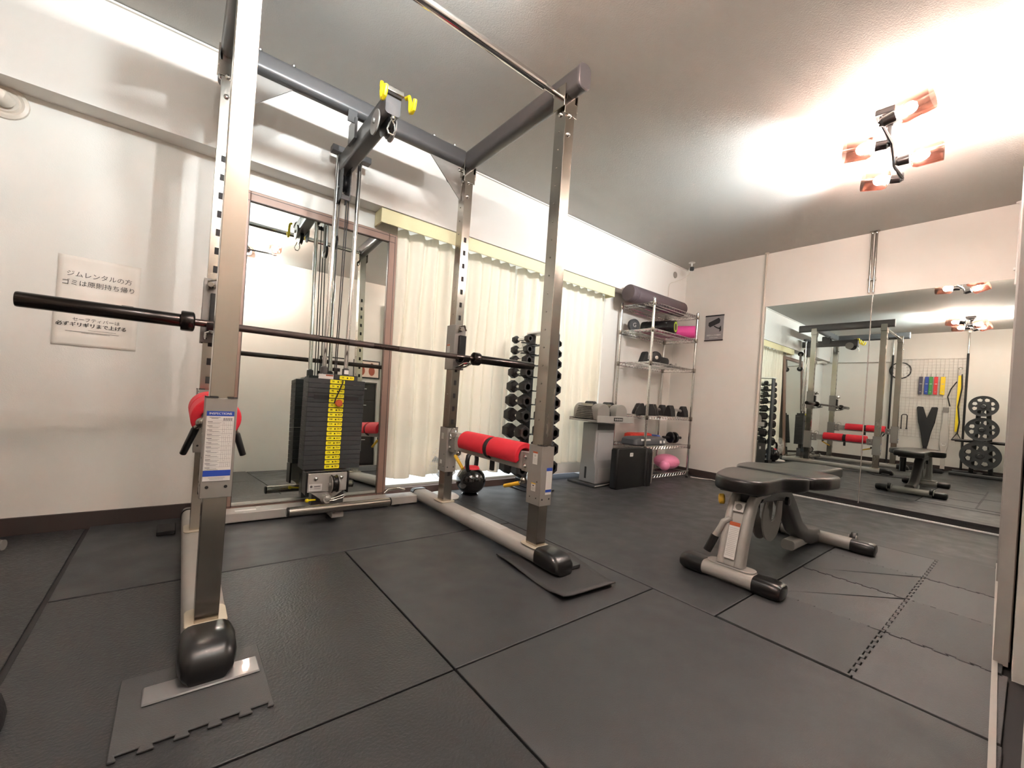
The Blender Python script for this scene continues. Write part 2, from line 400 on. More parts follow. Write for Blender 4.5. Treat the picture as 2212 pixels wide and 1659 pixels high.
obj('stop_bracket', MB().tube([(.93, 1.13, .064), (.95, 1.13, .083), (1.02, 1.13, .088), (1.06, 1.13, .074)], .010), M_chrome2, cm)
obj('leveling_foot', MB().lathe([(.03, 0), (.03, .008), (.012, .014), (.01, .03)], (.587, .985, .0015)), M_black, rack)
obj('leveling_foot', MB().lathe([(.03, 0), (.03, .008), (.012, .014), (.01, .03)], (.98, 1.07, .0015)), M_black, rack)
# top frame
ZT = 2.062
for x in (0, SX):
    bm_ = obj('top_side_beam', MB().rrtube([(x, -.10, ZT), (x, SY+.20, ZT)], .068, .105, .030, (1, 0, 0), 6), M_dgrey, rack)
    obj('end_cap', MB().rings([[(x+a, yy, ZT+b) for a, b in rrect(w_, h_, .028, 5)] for yy, w_, h_ in ((-.094, .070, .107), (-.104, .070, .107), (-.108, .064, .10))]), mat('cap_grey', '#5a5759', .4), bm_)
    for y in (0, SY):
        obj('saddle_bracket', MB().b2(x-.041, x-.036, y-PB/2-.002, y+PB/2+.002, 1.96, 2.055).b2(x+.036, x+.041, y-PB/2-.002, y+PB/2+.002, 1.96, 2.055).b2(x-.036, x+.036, y-PB/2-.003, y-PB/2, 1.93, 1.99), M_steel, rack, bevel=.002)
tb = obj('top_rear_beam', MB().rrtube([(.035, SY-.002, ZT+.005), (SX-.035, SY-.002, ZT+.005)], .064, .092, .026, (0, 1, 0), 6), M_dgrey, rack)
bolts([((x, SY-.015, ZT+.050), (0, -.3, 1)) for x in (.10, .23, .93, 1.06)], tb)
for x, s in ((0, 1), (SX, -1)):
    g_ = obj('gusset_plate', MB().prism([(s*.03, 2.025), (s*.24, 2.025), (s*.03, 1.83)], (x, SY+.005, 0), (1, 0, 0), (0, 0, 1), (0, 1, 0), .006), M_grey, rack)
    bolts([((x+s*.05, SY+.005, 2.0), (0, -1, 0)), ((x+s*.05, SY+.011, 1.89), (0, 1, 0)), ((x+s*.05, SY+.011, 2.0), (0, 1, 0))], g_)
pb = obj('pull_up_bar', MB().cyl((.09, .02, 2.035), (SX-.115, .02, 2.035), .0185), M_chrome, rack)
obj('bar_end', MB().cyl((.035, .02, 2.035), (.095, .02, 2.035), .012), M_chrome, pb)
obj('bar_end', MB().cyl((SX-.12, .02, 2.035), (SX-.035, .02, 2.035), .012).lathe([(.02, 0), (.02, .006)], (SX-.041, .02, 2.035), (1, 0, 0)), M_chrome, pb)
# lat arm
arm = obj('lat_arm', MB().rrtube([(.55, .40, 1.905), (.55, 1.13, 1.905)], .066, .095, .014, (1, 0, 0), 4), M_dgrey, rack)
obj('arm_mount', MB().b2(.50, .512, SY-.05, SY+.05, 1.90, 2.0).b2(.588, .60, SY-.05, SY+.05, 1.90, 2.0).b2(.47, .512, SY-.036, SY-.030, 1.975, 2.03), M_dgrey, arm)
obj('arm_cap', MB().b2(.512, .588, .375, .405, 1.935, 1.958).lathe([(.038, 0), (.036, .014), (.02, .022)], (.55, .42, 1.95), (0, 0, 1)), M_chrome2, arm, bevel=.004)
for x, s in ((.497, -1), (.605, 1)):
    h_ = MB(); pth = [(x, .405, 1.955), (x+s*.006, .385, 1.955), (x+s*.008, .375, 1.93), (x+s*.008, .372, 1.895)]
    pth += [(x+s*.008, .372-.022*(1-cos(t)), 1.895-.022*sin(t)) for t in [pi/4, pi/2, 3*pi/4, pi]]+[(x+s*.008, .326, 1.915)]
    h_.tube(pth, .0085, 10); lab(obj('bar_hook', h_, M_yel, arm), 'yellow plastic-dipped hook')
obj('front_pulley_plate', MB().lathe([(.001, -.003), (.052, -.003), (.052, .003), (.001, .003)], (.512, .50, 1.858), (1, 0, 0)).lathe([(.012, 0), (.009, .008)], (.508, .50, 1.862), (-1, 0, 0), 12), M_grey, arm)
obj('front_pulley_plate', MB().lathe([(.001, -.003), (.052, -.003), (.052, .003), (.001, .003)], (.588, .50, 1.858), (1, 0, 0)), M_grey, arm)
def pulley(name, c, r, w_, parent, ax=(1, 0, 0)):
    p = [(.008, -w_/2), (r, -w_/2), (r-.006, -w_/6), (r-.006, w_/6), (r, w_/2), (.008, w_/2)]
    return obj(name, MB().lathe(p, c, ax), M_black, parent)
pulley('front_pulley', (.55, .465, 1.845), .052, .022, arm)
pulley('rear_pulley', (.55, 1.06, 1.80), .048, .022, arm)
obj('pulley_housing', MB().b2(.524, .530, 1.00, 1.09, 1.70, 1.86).b2(.566, .572, 1.00, 1.09, 1.70, 1.86).b2(.524, .572, 1.00, 1.006, 1.695, 1.72).lathe([(.01, 0), (.008, .008)], (.524, 1.05, 1.77), (-1, 0, 0), 12), M_dgrey, arm, bevel=.002)
obj('rod_crossbar', MB().b2(.475, .682, 1.035, 1.085, 1.952, 1.985), M_dgrey, arm, bevel=.003)
# snap hook
sn = MB().tube([(.545, .40, 1.835), (.538, .395, 1.815), (.528, .39, 1.785), (.535, .39, 1.77), (.552, .39, 1.77), (.562, .392, 1.79), (.558, .395, 1.82)], .004, 8, closed=True).sphere((.552, .40, 1.845), .011)
lab(obj('snap_hook', sn, M_chrome, arm), 'chrome snap hook')
for x in (.515, .628):
    r_ = obj('guide_rod', MB().cyl((x, 1.06, .20), (x, 1.06, 1.955), .0115), M_chrome, rack)
# weight stack
zt = .735; n = 19; ph = (zt-.255)/n
tag_lb = [str(20+10*i) for i in range(19)]; tag_kg = ['9.1', '13.6', '18.1', '22.7', '27.2', '31.8', '36.3', '40.8', '45.4', '49.9', '54.4', '59.0', '63.5', '68.0', '72.6', '77.1', '81.6', '86.2', '90.7']
xc = .575
def tagplate(parent, z, x, a, b_, w_=.076, h_=.0205):
    t = obj('number_tag', MB().prism(rrect(w_, h_, .004, 2), (x, .9999-.0012, z), (1, 0, 0), (0, 0, 1), (0, 1, 0), .001), M_tag, parent, smooth=0)
    m = MB().prism([(.0042*cos(i*pi/5), .0042*sin(i*pi/5)) for i in range(10)], (x+.003, .9984, z), (1, 0, 0), (0, 0, 1), (0, 1, 0), .0003)
    put_text(m, a, .012, (x-.022, .9984, z+.001), (1, 0, 0), (0, 0, 1), .0004); put_text(m, b_, .012, (x+.023, .9984, z+.001), (1, 0, 0), (0, 0, 1), .0004)
    obj('lettering', m, M_ink, parent, smooth=0)
for i in range(n):
    z1 = zt-i*ph; z0 = z1-ph+.0009
    p_ = obj('weight_plate', MB().b2(xc-.145, xc+.145, 1.0, 1.115, z0, z1), M_iron, rack, bevel=.0012, seg=1)
    tagplate(p_, (z0+z1)/2, xc-.002, tag_lb[i], tag_kg[i])
obj('foam_band', MB().b2(xc-.115, xc-.04, .9985, .9997, .625, .648), M_blackm, rack)
obj('foam_band', MB().b2(xc+.04, xc+.115, .9985, .9997, .625, .648), M_blackm, rack)
hd = obj('stack_head', MB().b2(xc-.075, xc+.105, 1.005, 1.11, zt, zt+.028), M_iron, rack, bevel=.002)
tagplate(hd, zt+.012, xc+.045, '10', '4.5')
s_ = MB(); quad(s_, (xc-.062, 1.0, zt+.012), (1, 0, 0), (0, 0, 1), .074, .024); so = obj('warning_label', s_, M_sticker, hd)
s_ = MB(); quad(s_, (xc-.045, .9992, zt+.019), (1, 0, 0), (0, 0, 1), .036, .007); obj('label_header', s_, M_orange, hd)
s_ = MB(); put_text(s_, 'WARNING', .007, (xc-.045, .9988, zt+.019), (1, 0, 0), (0, 0, 1)); obj('lettering', s_, M_ink, hd, smooth=0)
for x in (.515, .628): obj('rod_bushing', MB().lathe([(.018, 0), (.018, .062), (.0115, .068)], (x, 1.06, zt+.0)), M_dgrey, rack)
obj('selector_stem', MB().cyl((.578, 1.06, zt), (.578, 1.06, zt+.06), .008).lathe([(.02, 0), (.02, .018), (.012, .02)], (.578, 1.06, zt+.045)), M_black, rack)
s_ = MB(); quad(s_, (.628, 1.0415, zt+.045), (1, 0, 0), (0, 0, 1), .024, .022); obj('rod_label', s_, M_sticker, rack)
pn = obj('selector_pin', MB().lathe([(.006, 0), (.006, .012), (.018, .014), (.02, .022), (.016, .03)], (xc+.006, 1.0, .61), (0, -1, 0)), M_orange, rack)
obj('pin_lanyard', MB().tube([(xc+.022, .99, .735), (xc+.02, .982, .72), (xc+.002, .98, .67), (xc-.012, .978, .635), (xc-.016, .98, .612), (xc-.006, .984, .606), (xc+.004, .98, .61)], .0035, 8), M_blackm, pn)
# rear shroud pieces seen in the mirror
obj('stack_stand', MB().cyl((.515, 1.06, .17), (.515, 1.06, .255), .016).cyl((.628, 1.06, .17), (.628, 1.06, .255), .016).b2(.49, .655, 1.03, 1.09, .056, .19), M_dgrey, rack, bevel=.003)
# cables
cb_ = MB().cyl((.578, 1.06, zt+.06), (.575, 1.04, 1.76), .0028, n=8).cyl((.545, 1.10, .20), (.548, 1.10, 1.50), .0028, n=8).cyl((.555, 1.005, .2), (.556, 1.01, 1.72), .0028, n=8).cyl((.56, .45, 1.893), (.56, 1.06, 1.853), .0028, n=8)
obj('cable', cb_, M_blackm, rack)
fp = obj('floating_pulley', MB().b2(.538, .541, 1.135, 1.165, 1.50, 1.76).b2(.555, .558, 1.135, 1.165, 1.50, 1.76), M_grey, rack, bevel=.001)
pulley('pulley_wheel', (.548, 1.15, 1.755), .04, .014, fp); pulley('pulley_wheel', (.548, 1.15, 1.505), .04, .014, fp)
# low pulley
lp = obj('low_pulley_box', MB().b2(.448, .642, .95, .956, .148, .245).b2(.448, .454, .956, 1.02, .148, .245).b2(.636, .642, .956, 1.02, .148, .245).prism([(.46, .148), (.63, .148), (.57, .105), (.52, .105)], (0, .956, 0), (1, 0, 0), (0, 0, 1), (0, 1, 0), .004), M_lgrey, rack, bevel=.003)
obj('side_guard', MB().b2(.438, .447, .945, 1.03, .135, .25).b2(.643, .652, .945, 1.03, .135, .25).b2(.44, .65, .96, 1.03, .246, .254), M_black, lp, bevel=.003)
bolts([((.486, .95, .218), (0, -1, 0)), ((.612, .95, .218), (0, -1, 0))], lp)
s_ = MB(); quad(s_, (.486, .9493, .173), (1, 0, 0), (0, 0, 1), .062, .034); obj('maker_label', s_, M_sticker, lp)
s_ = MB(); quad(s_, (.486, .9490, .173), (1, 0, 0), (0, 0, 1), .056, .028)
obj('label_face', s_, M_grl, lp)
s_ = MB().lathe([(.001, 0), (.006, 0), (.006, .0003), (.001, .0003)], (.466, .9488, .178), (0, -1, 0), 14); quad(s_, (.494, .9488, .178), (1, 0, 0), (0, 0, 1), .03, .004); quad(s_, (.494, .9488, .167), (1, 0, 0), (0, 0, 1), .03, .0015)
obj('lettering', s_, M_dgrey, lp)
obj('pulley_cheek', MB().lathe([(.001, -.002), (.042, -.002), (.042, .002), (.001, .002)], (.553, .925, .19), (1, 0, 0)).lathe([(.001, -.002), (.042, -.002), (.042, .002), (.001, .002)], (.588, .925, .19), (1, 0, 0)).lathe([(.012, 0), (.009, .008)], (.551, .922, .19), (-1, 0, 0), 12), M_grey, lp)
pulley('low_pulley_wheel', (.5705, .925, .192), .046, .026, lp)
obj('cable_end', MB().sphere((.528, .89, .128), .022).lathe([(.022, 0), (.022, .03)], (.52, .905, .125), (.3, -1, .1)), mat('clear_ball', '#9c9a94', .15, .3), lp)
lab(obj('snap_hook', MB().tube([(.54, .875, .118), (.565, .868, .122), (.60, .862, .132), (.612, .862, .142), (.60, .862, .145), (.57, .868, .135), (.545, .875, .128)], .0035, 8, closed=True), M_chrome, lp), 'chrome snap hook')
rl = obj('foot_roller', MB().cyl((.352, .86, .085), (.85, .86, .085), .0225, n=28), M_chrome2, rack)
obj('roller_cap', MB().lathe([(.0235, 0), (.0235, .006), (.018, .010)], (.352, .86, .085), (-1, 0, 0)).lathe([(.0235, 0), (.0235, .006), (.018, .010)], (.85, .86, .085), (1, 0, 0)), M_black, rl)
obj('roller_mount', MB().b2(.55, .61, .86, 1.045, .03, .056).b2(.565, .595, .862, .90, .05, .075), M_grey, rack, bevel=.004)
lab(obj('pull_pin', MB().sphere((.455, .97, .103), .010).cyl((.455, .975, .103), (.50, .985, .10), .005), M_yel, rack), 'small yellow pull pin')

# safety sleeves, bars, hooks
def sleeve(x, y, z, big=False):
    d = .041
    m = MB()
    m.b2(x-.034, x+.034, y-d-.003, y-d, z, z+.255).b2(x-.034, x+.034, y+d, y+d+.003, z, z+.255)
    m.b2(x-.034, x-.030, y-d, y+d, z, z+.255).b2(x+.030, x+.034, y-d, y+d, z, z+.255)
    o = obj('safety_sleeve', m, M_grey, rack, bevel=.0015)
    k_ = MB()
    for dx in (-.02, .02): k_.lathe([(.001, 0), (.004, 0), (.004, .0006), (.001, .0006)], (x+dx, y-d-.003, z+.028), (0, -1, 0), 10)
    for dy, dz in ((-.02, .10), (.02, .03), (-.02, .03)): k_.lathe([(.001, 0), (.003, 0), (.003, .0006), (.001, .0006)], (x-.034, y+dy, z+dz), (-1, 0, 0), 10)
    obj('screw_hole', k_, M_ink, o)
    obj('sleeve_rim', MB().b2(x-.033, x-.008, y-d-.0045, y-d-.001, z+.2555, z+.259).b2(x+.012, x+.033, y-d-.0045, y-d-.001, z+.2555, z+.259).b2(x-.0355, x-.033, y-d, y-.01, z+.2555, z+.259), M_blackm, o)
    return o
sides = [(SX, .254, 'R'), (0, .400, 'L')]
def sticker(parent, o_, ux, uy, w_, h_, kind, nrm):
    nrm = Vector(nrm); o_ = Vector(o_)
    s = MB(); quad(s, o_+nrm*.0006, ux, uy, w_, h_); obj('sticker', s, M_sticker, parent, smooth=0)
    ux = Vector(ux); uy = Vector(uy)
    if kind == 'inspect':
        s = MB(); quad(s, o_+nrm*.001+uy*(h_*.465), ux, uy, w_*1.0, h_*.07); quad(s, o_+nrm*.001-uy*(h_*.39), ux, uy, w_, h_*.085)
        obj('sticker_band', s, M_blue, parent, smooth=0)
        s = MB(); put_text(s, 'INSPECTIONS', w_*.135, o_+nrm*.0016+uy*(h_*.465), ux, uy, .0002)
        obj('sticker_title', s, M_white, parent, smooth=0)
        s = MB()
        q = lambda fx, fy, fw, fh: quad(s, o_+nrm*.0012+ux*(fx*w_)+uy*(fy*h_), ux, uy, fw*w_, fh*h_)
        for i in range(12):
            yy = .36-.06*i
            q(0, yy-.0, .94, .0022)
            q(-.36, yy-.012, .18, .007)
            for j in range(2): q(-.2-.02*(j % 2), yy-.026-.012*j, .50-.08*((i+j) % 3), .0035)
        for j in range(6): q(.10+.07*j, .03, .006, .66)
        for j in range(5): q(.135+.07*j, .385, .035, .04)
        q(-.2, .41, .4, .006); q(-.2, .395, .25, .006)
        for i in range(11): q(.14+.07*((i*7//3) % 4), .33-.06*i, .02, .006)
        q(0, -.455, .6, .004); q(0, -.475, .5, .004)
        obj('sticker_print', s, mat('grey_print', '#5c5c62', .6), parent, smooth=0)
    elif kind == 'blue':
        s = MB(); quad(s, o_+nrm*.001+uy*(h_*.44), ux, uy, w_, h_*.12); quad(s, o_+nrm*.001-uy*(h_*.36), ux, uy, w_, h_*.10)
        obj('sticker_band', s, M_blue, parent, smooth=0)
        s = MB()
        for i in range(14): quad(s, o_+nrm*.0012+uy*(h_*(.33-.045*i))-ux*.002, ux, uy, w_*(.75-.1*(i % 2)), h_*.008)
        obj('sticker_print', s, M_grl, parent, smooth=0)
    else:
        s = MB(); quad(s, o_+nrm*.001+uy*(h_*.43), ux, uy, w_, h_*.14); obj('sticker_band', s, M_yel2 if kind == 'caution' else M_orange, parent, smooth=0)
        s = MB(); quad(s, o_+nrm*.0012+uy*(h_*.18), ux, uy, w_*.4, h_*.16)
        for i in range(7): quad(s, o_+nrm*.0012-uy*(h_*(.02+.06*i)), ux, uy, w_*.8, h_*.016)
        obj('sticker_print', s, M_grl if kind == 'x' else M_dgrey, parent, smooth=0)
for x, z0, sd in sides:
    sf = sleeve(x, 0, z0); sb = sleeve(x, SY, z0-.004)
    bz = z0+.172
    bar_ = obj('safety_bar', MB().b2(x-.022, x+.022, .044, SY-.044, bz-.04, bz+.04), M_lgrey, rack, bevel=.003)
    obj('bar_bracket', MB().b2(x-.025, x+.025, .044, .10, bz-.045, bz+.042).b2(x-.025, x+.025, SY-.11, SY-.044, bz-.055, bz+.055), M_grey, bar_, bevel=.003)
    bolts([((x+q*.025, dy, bz+dz), (q, 0, 0)) for dy, dz in ((.072, .02), (.072, -.02), (SY-.07, .02), (SY-.07, -.03)) for q in (-1, 1)], bar_)
    # spring pins with rubber grips
    grip = M_yel2 if sd == 'R' else M_black
    for k, (a, b_) in enumerate((((x-.05, .075, bz-.095), (x-.062, .165, bz-.125)), ((x-.05, SY-.17, bz-.06), (x-.055, SY-.265, bz-.115)))):
        if sd == 'L': a, b_ = ((-.046, .10, .565), (-.070, .15, .487)) if k == 0 else ((.052, .14, .545), (.074, .15, .478))
        g = obj('pin_grip', MB().tube([a, tuple(Vector(a).lerp(Vector(b_), .06)), b_], [.008, .0095, .0085], 12), grip, bar_)
        lab(g, 'yellow rubber pin grip' if sd == 'R' else 'black rubber pin grip')
        obj('pin_plunger', MB().cyl((a[0]+(.02 if a[0] < x else -.02), a[1]-.02, a[2]+.02), a, .007).sphere((a[0]+(.012 if a[0] < x else -.012), a[1]-.012, a[2]+.015), .015), M_chrome2, bar_)
    obj('hitch_pin', MB().tube([(x-.03, SY-.10, bz+.03)]+[(x-.03, SY-.10-.03*sin(t), bz+.055-.03*cos(t)) for t in [i*pi/6 for i in range(0, 12)]], .002, 6), M_chrome, bar_)
    if sd == 'L':
        sticker(sf, (-.001, -.0445, z0+.133), (1, 0, 0), (0, 0, 1), .058, .178, 'inspect', (0, -1, 0))
    else:
        sticker(sf, (x+.012, -.0445, z0+.105), (1, 0, 0), (0, 0, 1), .034, .115, 'blue', (0, -1, 0))
        sticker(sf, (x-.034, .0, z0+.20), (0, -1, 0), (0, 0, 1), .03, .055, 'x', (-1, 0, 0))
        sticker(sf, (x-.034, .0, z0+.075), (0, -1, 0), (0, 0, 1), .028, .035, 'caution', (-1, 0, 0))
        s_ = MB(); quad(s_, (x-.0345, SY+.01, z0+.20), (0, -1, 0), (0, 0, 1), .026, .035); obj('sticker', s_, M_grl, sb)
        s_ = MB(); quad(s_, (x-.0345, SY+.01, z0+.05), (0, -1, 0), (0, 0, 1), .022, .022); obj('sticker', s_, M_sticker, sb)
for x in (0, SX):
    m = MB().b2(x-.036, x-.031, SY-.05, SY+.04, .842, 1.10).b2(x+.031, x+.036, SY-.05, SY+.04, .842, 1.10).b2(x-.036, x+.036, SY-.052, SY-.047, .842, 1.10).b2(x-.036, x+.036, SY+.038, SY+.042, .842, 1.10)
    jh = obj('bar_catch', m, M_grey, rack, bevel=.0015)
    obj('catch_face', MB().b2(x-.012, x+.03, SY-.075, SY-.05, .89, 1.04), M_black, jh, bevel=.003)
    cup = [(SY-.05, .905), (SY-.065, .893), (SY-.085, .884), (SY-.103, .880), (SY-.122, .884), (SY-.137, .896), (SY-.147, .914)]
    obj('catch_cup', MB().prism([(a, b-.01) for a, b in cup]+[(a, b) for a, b in cup[::-1]], (x-.02, 0, 0), (0, 1, 0), (0, 0, 1), (1, 0, 0), .04), M_black, jh)
    obj('catch_loop', MB().tube([(x-.02, SY-.055, .855), (x-.02, SY-.11, .862), (x-.02, SY-.15, .875), (x-.012, SY-.16, .878), (x+.012, SY-.16, .878), (x+.02, SY-.15, .875), (x+.02, SY-.11, .862), (x+.02, SY-.055, .855)], .006, 8), M_chrome, jh)
    obj('spring_knob', MB().lathe([(.012, 0), (.012, .02), (.006, .03), (.01, .045)], (x-.006, SY-.052, 1.07), (-.2, -1, 0), 14).tube([(x-.02, SY-.062, 1.055), (x-.022, SY-.075, 1.085), (x+.006, SY-.082, 1.095), (x+.026, SY-.07, 1.07)], .005, 8), M_chrome2, jh)
    s_ = MB(); quad(s_, (x-.0368, SY+.01, .965), (0, -1, 0), (0, 0, 1), .034, .05); obj('sticker', s_, M_grl, jh)
    s_ = MB(); quad(s_, (x-.0371, SY+.01, .984), (0, -1, 0), (0, 0, 1), .034, .008); obj('sticker_band', s_, M_orange, jh)

# barbell on the catches
bb = thing('barbell', 'black barbell without plates resting across the rack hooks', 'barbell', rw(.5844, .7003, .9122), PHI)
obj('shaft', MB().cyl((-.655, 0, 0), (.655, 0, 0), .0142, n=24), mat('oiled_steel', '#5b504c', .24, .9, rvar=.05, nscale=30), bb)
obj('knurling', MB().cyl((-.53, 0, 0), (-.19, 0, 0), .0146, n=24).cyl((.19, 0, 0), (.53, 0, 0), .0146, n=24).cyl((-.06, 0, 0), (.06, 0, 0), .0146, n=24), mat('knurled', '#4f4845', .42, .8, bump=.6, bscale=900), bb)
M_slv = mat('dark_sleeve', '#3b3735', .2, .9, rvar=.05, nscale=20)
for s in (-1, 1):
    obj('sleeve', MB().lathe([(.0235, 0), (.0248, .003), (.0248, .438), (.0235, .442)], (s*.658, 0, 0), (s, 0, 0), 36), M_slv, bb)
    obj('collar', MB().lathe([(.018, -.018), (.031, -.016), (.037, -.012), (.038, -.008), (.038, .022), (.036, .026), (.025, .027)], (s*.658, 0, 0), (s, 0, 0), 36), M_slv, bb)
# red pads on the safety bars
def pad(x, z, label):
    t = thing('foam_pad', label, 'bar pad', rw(x, .32, z), PHI, 'red barbell pads on the safety bars')
    for y0, y1 in ((-.213, .017), (.055, .285)):
        R_, r_ = .060, .036; out = []
        a0, a1 = radians(-42), radians(212); N = 26
        ang_ = [a0+(a1-a0)*i/N for i in range(N+1)]
        sec = [(R_*cos(a), R_*sin(a)) for a in ang_]+[(r_*cos(a), r_*sin(a)*.95) for a in ang_[::-1]]
        o = obj('foam_half', MB().prism(sec, (0, y0, 0), (1, 0, 0), (0, 0, 1), (0, 1, 0), y1-y0), M_red, t, bevel=.004)
    sc_ = [(.054*cos(a), .054*sin(a)) for a in [radians(-75)+radians(330)*i/24 for i in range(25)]]+[(.049*cos(a), .049*sin(a)) for a in [radians(-75)+radians(330)*i/24 for i in range(25)][::-1]]
    obj('strap', MB().prism(sc_, (0, .019, 0), (1, 0, 0), (0, 0, 1), (0, 1, 0), .034).b2(-.006, .006, .022, .048, -.11, -.047), M_blackm, t)
    return t
pad(SX, .444, 'red foam bar pad in two halves on the right safety bar, beside the dumbbell tower')
pad(0, .590, 'red foam bar pad on the left safety bar, half hidden behind the inspection sticker')

# ------------------------------------------------------------------ tall framed mirror leaning on the back wall
lean = .05
dmr = thing('standing_mirror', 'tall brown-framed mirror leaning on the back wall behind the weight stack', 'mirror', (.62, 2.494, .003))
dmr.rotation_euler = (-lean, 0, 0)
fw, fh = .86, 1.685
fr = MB()
for x0, x1, z0, z1 in ((-fw/2, -fw/2+.055, 0, fh), (fw/2-.055, fw/2, 0, fh), (-fw/2+.055, fw/2-.055, 0, .055), (-fw/2+.055, fw/2-.055, fh-.055, fh)):
    fr.b2(x0, x1, 0, .028, z0, z1)
obj('mirror_frame', fr, M_brown, dmr, bevel=.004)
fe = MB()
for x in (-fw/2+.016, fw/2-.016): fe.b2(x-.0015, x+.0015, -.0008, .001, .012, fh-.012)
for x in (-fw/2+.054, fw/2-.054): fe.b2(x-.0015, x+.0015, -.0008, .001, .052, fh-.052)
for z in (.016, fh-.016, fh-.054, .054): fe.b2(-fw/2+.014, fw/2-.014, -.0008, .001, z-.0015, z+.0015)
obj('frame_groove', fe, M_base, dmr)
obj('mirror_pane', MB().b2(-fw/2+.05, fw/2-.05, .010, .016, .05, fh-.05), M_mirror, dmr)

# ------------------------------------------------------------------ valance and curtains
vx0, vx1 = .905, 3.16
v = thing('curtain_valance', 'pale yellow curtain valance box under the beam above the curtains', 'curtain box', (0, W, 0))
obj('front_board', MB().b2(vx0, vx1, 0.002, .010, 1.708, 1.794), M_val, v, bevel=.002)
obj('side_board', MB().b2(vx0, vx0+.01, .010, .11, 1.708, 1.794), M_val, v); obj('side_board', MB().b2(vx1-.01, vx1, .010, .11, 1.708, 1.794), M_val, v)
obj('curtain_rail', MB().b2(vx0+.02, vx1-.02, .035, .06, 1.775, 1.795), M_blackm, v)
def curtain(x0, x1, hem, label, ph):
    nx = int((x1-x0)/.006); nz = 26; vs = []; fs = []
    for i in range(nx+1):
        x = x0+(x1-x0)*i/nx; s = (x-x0)
        p = s/.105*2*pi+1.3*sin(s*7.1+ph)+.5*sin(s*17+ph)
        a = .017+.006*sin(s*5+ph)
        for k in range(nz+1):
            t = k/nz
            z1 = 1.745-.008*(1+sin(p*1.0)); z0 = hem(x)
            z = z1+(z0-z1)*t
            am = a*(.75+.5*t)
            y = 2.60+am*sin(p+.25*sin(3*t+s*9))+.35*am*sin(2*p+ph)+.004*sin(t*9+s*23)
            xx = x+.012*cos(p)*(.6+.6*t)+.006*sin(t*5+s*11)
            if t > .93: y += .004*sin(s*40)
            vs.append((xx, y, z))
    for i in range(nx):
        for k in range(nz): fs.append((i*(nz+1)+k, (i+1)*(nz+1)+k, (i+1)*(nz+1)+k+1, i*(nz+1)+k+1))
    o = obj('curtain', MB().add(vs, fs), M_curt, smooth=80)
    return tag(o, label, 'curtain', 'cream curtains')
curtain(1.045, 2.045, lambda x: .132+.012*sin(x*9)+.008*sin(x*31), 'pleated cream curtain hanging behind the rack, left of the light gap', .3)
curtain(2.07, 3.165, lambda x: .150+.006*sin(x*12), 'pleated cream curtain hanging behind the dumbbell tower and grey stand', 1.9)

# ------------------------------------------------------------------ wall mirrors
for y0, y1, lb_ in ((.868, 1.655, 'frameless wall mirror panel nearer the corner, right of the seam pole'), (.095, .862, 'frameless wall mirror panel nearer the closet doors')):
    t = thing('wall_mirror', lb_, 'mirror', (MX, (y0+y1)/2, 0), 0, 'wall mirror panels')
    hw = (y1-y0)/2
    obj('mirror_pane', MB().b2(-.006, -.001, -hw, hw, .052, 1.745), M_mirror, t)
    obj('edge_strip', MB().b2(-.0075, -.001, -hw-.0012, -hw+.0008, .05, 1.745).b2(-.0075, -.001, hw-.0008, hw+.0012, .05, 1.745), M_chrome2, t)
    obj('bottom_channel', MB().b2(-.014, -.001, -hw, hw, .040, .055), M_blackm, t)
o = obj('mirror_rail', MB().b2(MX-.030, MX-.013, .095, 1.655, .0, .012), mat('bright_rail', '#e8e8e6', .3, .3), bevel=.002)
tag(o, 'bright white metal rail on the floor below the wall mirrors', 'rail')
o = obj('mirror_plinth', MB().b2(MX-.0125, MX-.001, .095, 1.655, .0, .038), M_blackm)
tag(o, 'black strip between the floor rail and the wall mirrors', 'trim strip')
# tension poles in front of the mirror
def pole(y, label, x=MX-.028, r=.008, z0=1.76, grp='thin wall poles', m=M_pole, clip=True):
    t = thing('wall_pole', label, 'pole', (x, y, z0), 0, grp)
    obj('tube', MB().cyl((0, 0, 0), (0, 0, H-z0-.006), r), m, t)
    obj('ceiling_cup', MB().lathe([(.020, 0), (.020, -.006), (.010, -.012), (r, -.02)], (0, 0, H-z0-.0005)), m, t)
    if clip: obj('wall_clip', MB().b2(.0, MX-x, -.01, .01, .10, .115).b2(-.004, .004, -.014, .014, .10, .115), m, t)
    return t
t = pole(1.668, 'thin cream pole from ceiling to floor at the left edge of the wall mirrors', z0=.0, grp=None)
pole(.885, 'left one of the two thin grey poles above the mirror seam', r=.0085, m=M_chrome2)
pole(.858, 'right one of the two thin grey poles above the mirror seam', r=.0085, m=M_chrome2)
pole(.118, 'thin white pole above the mirror beside the closet doors', r=.006, z0=1.70, m=M_white)

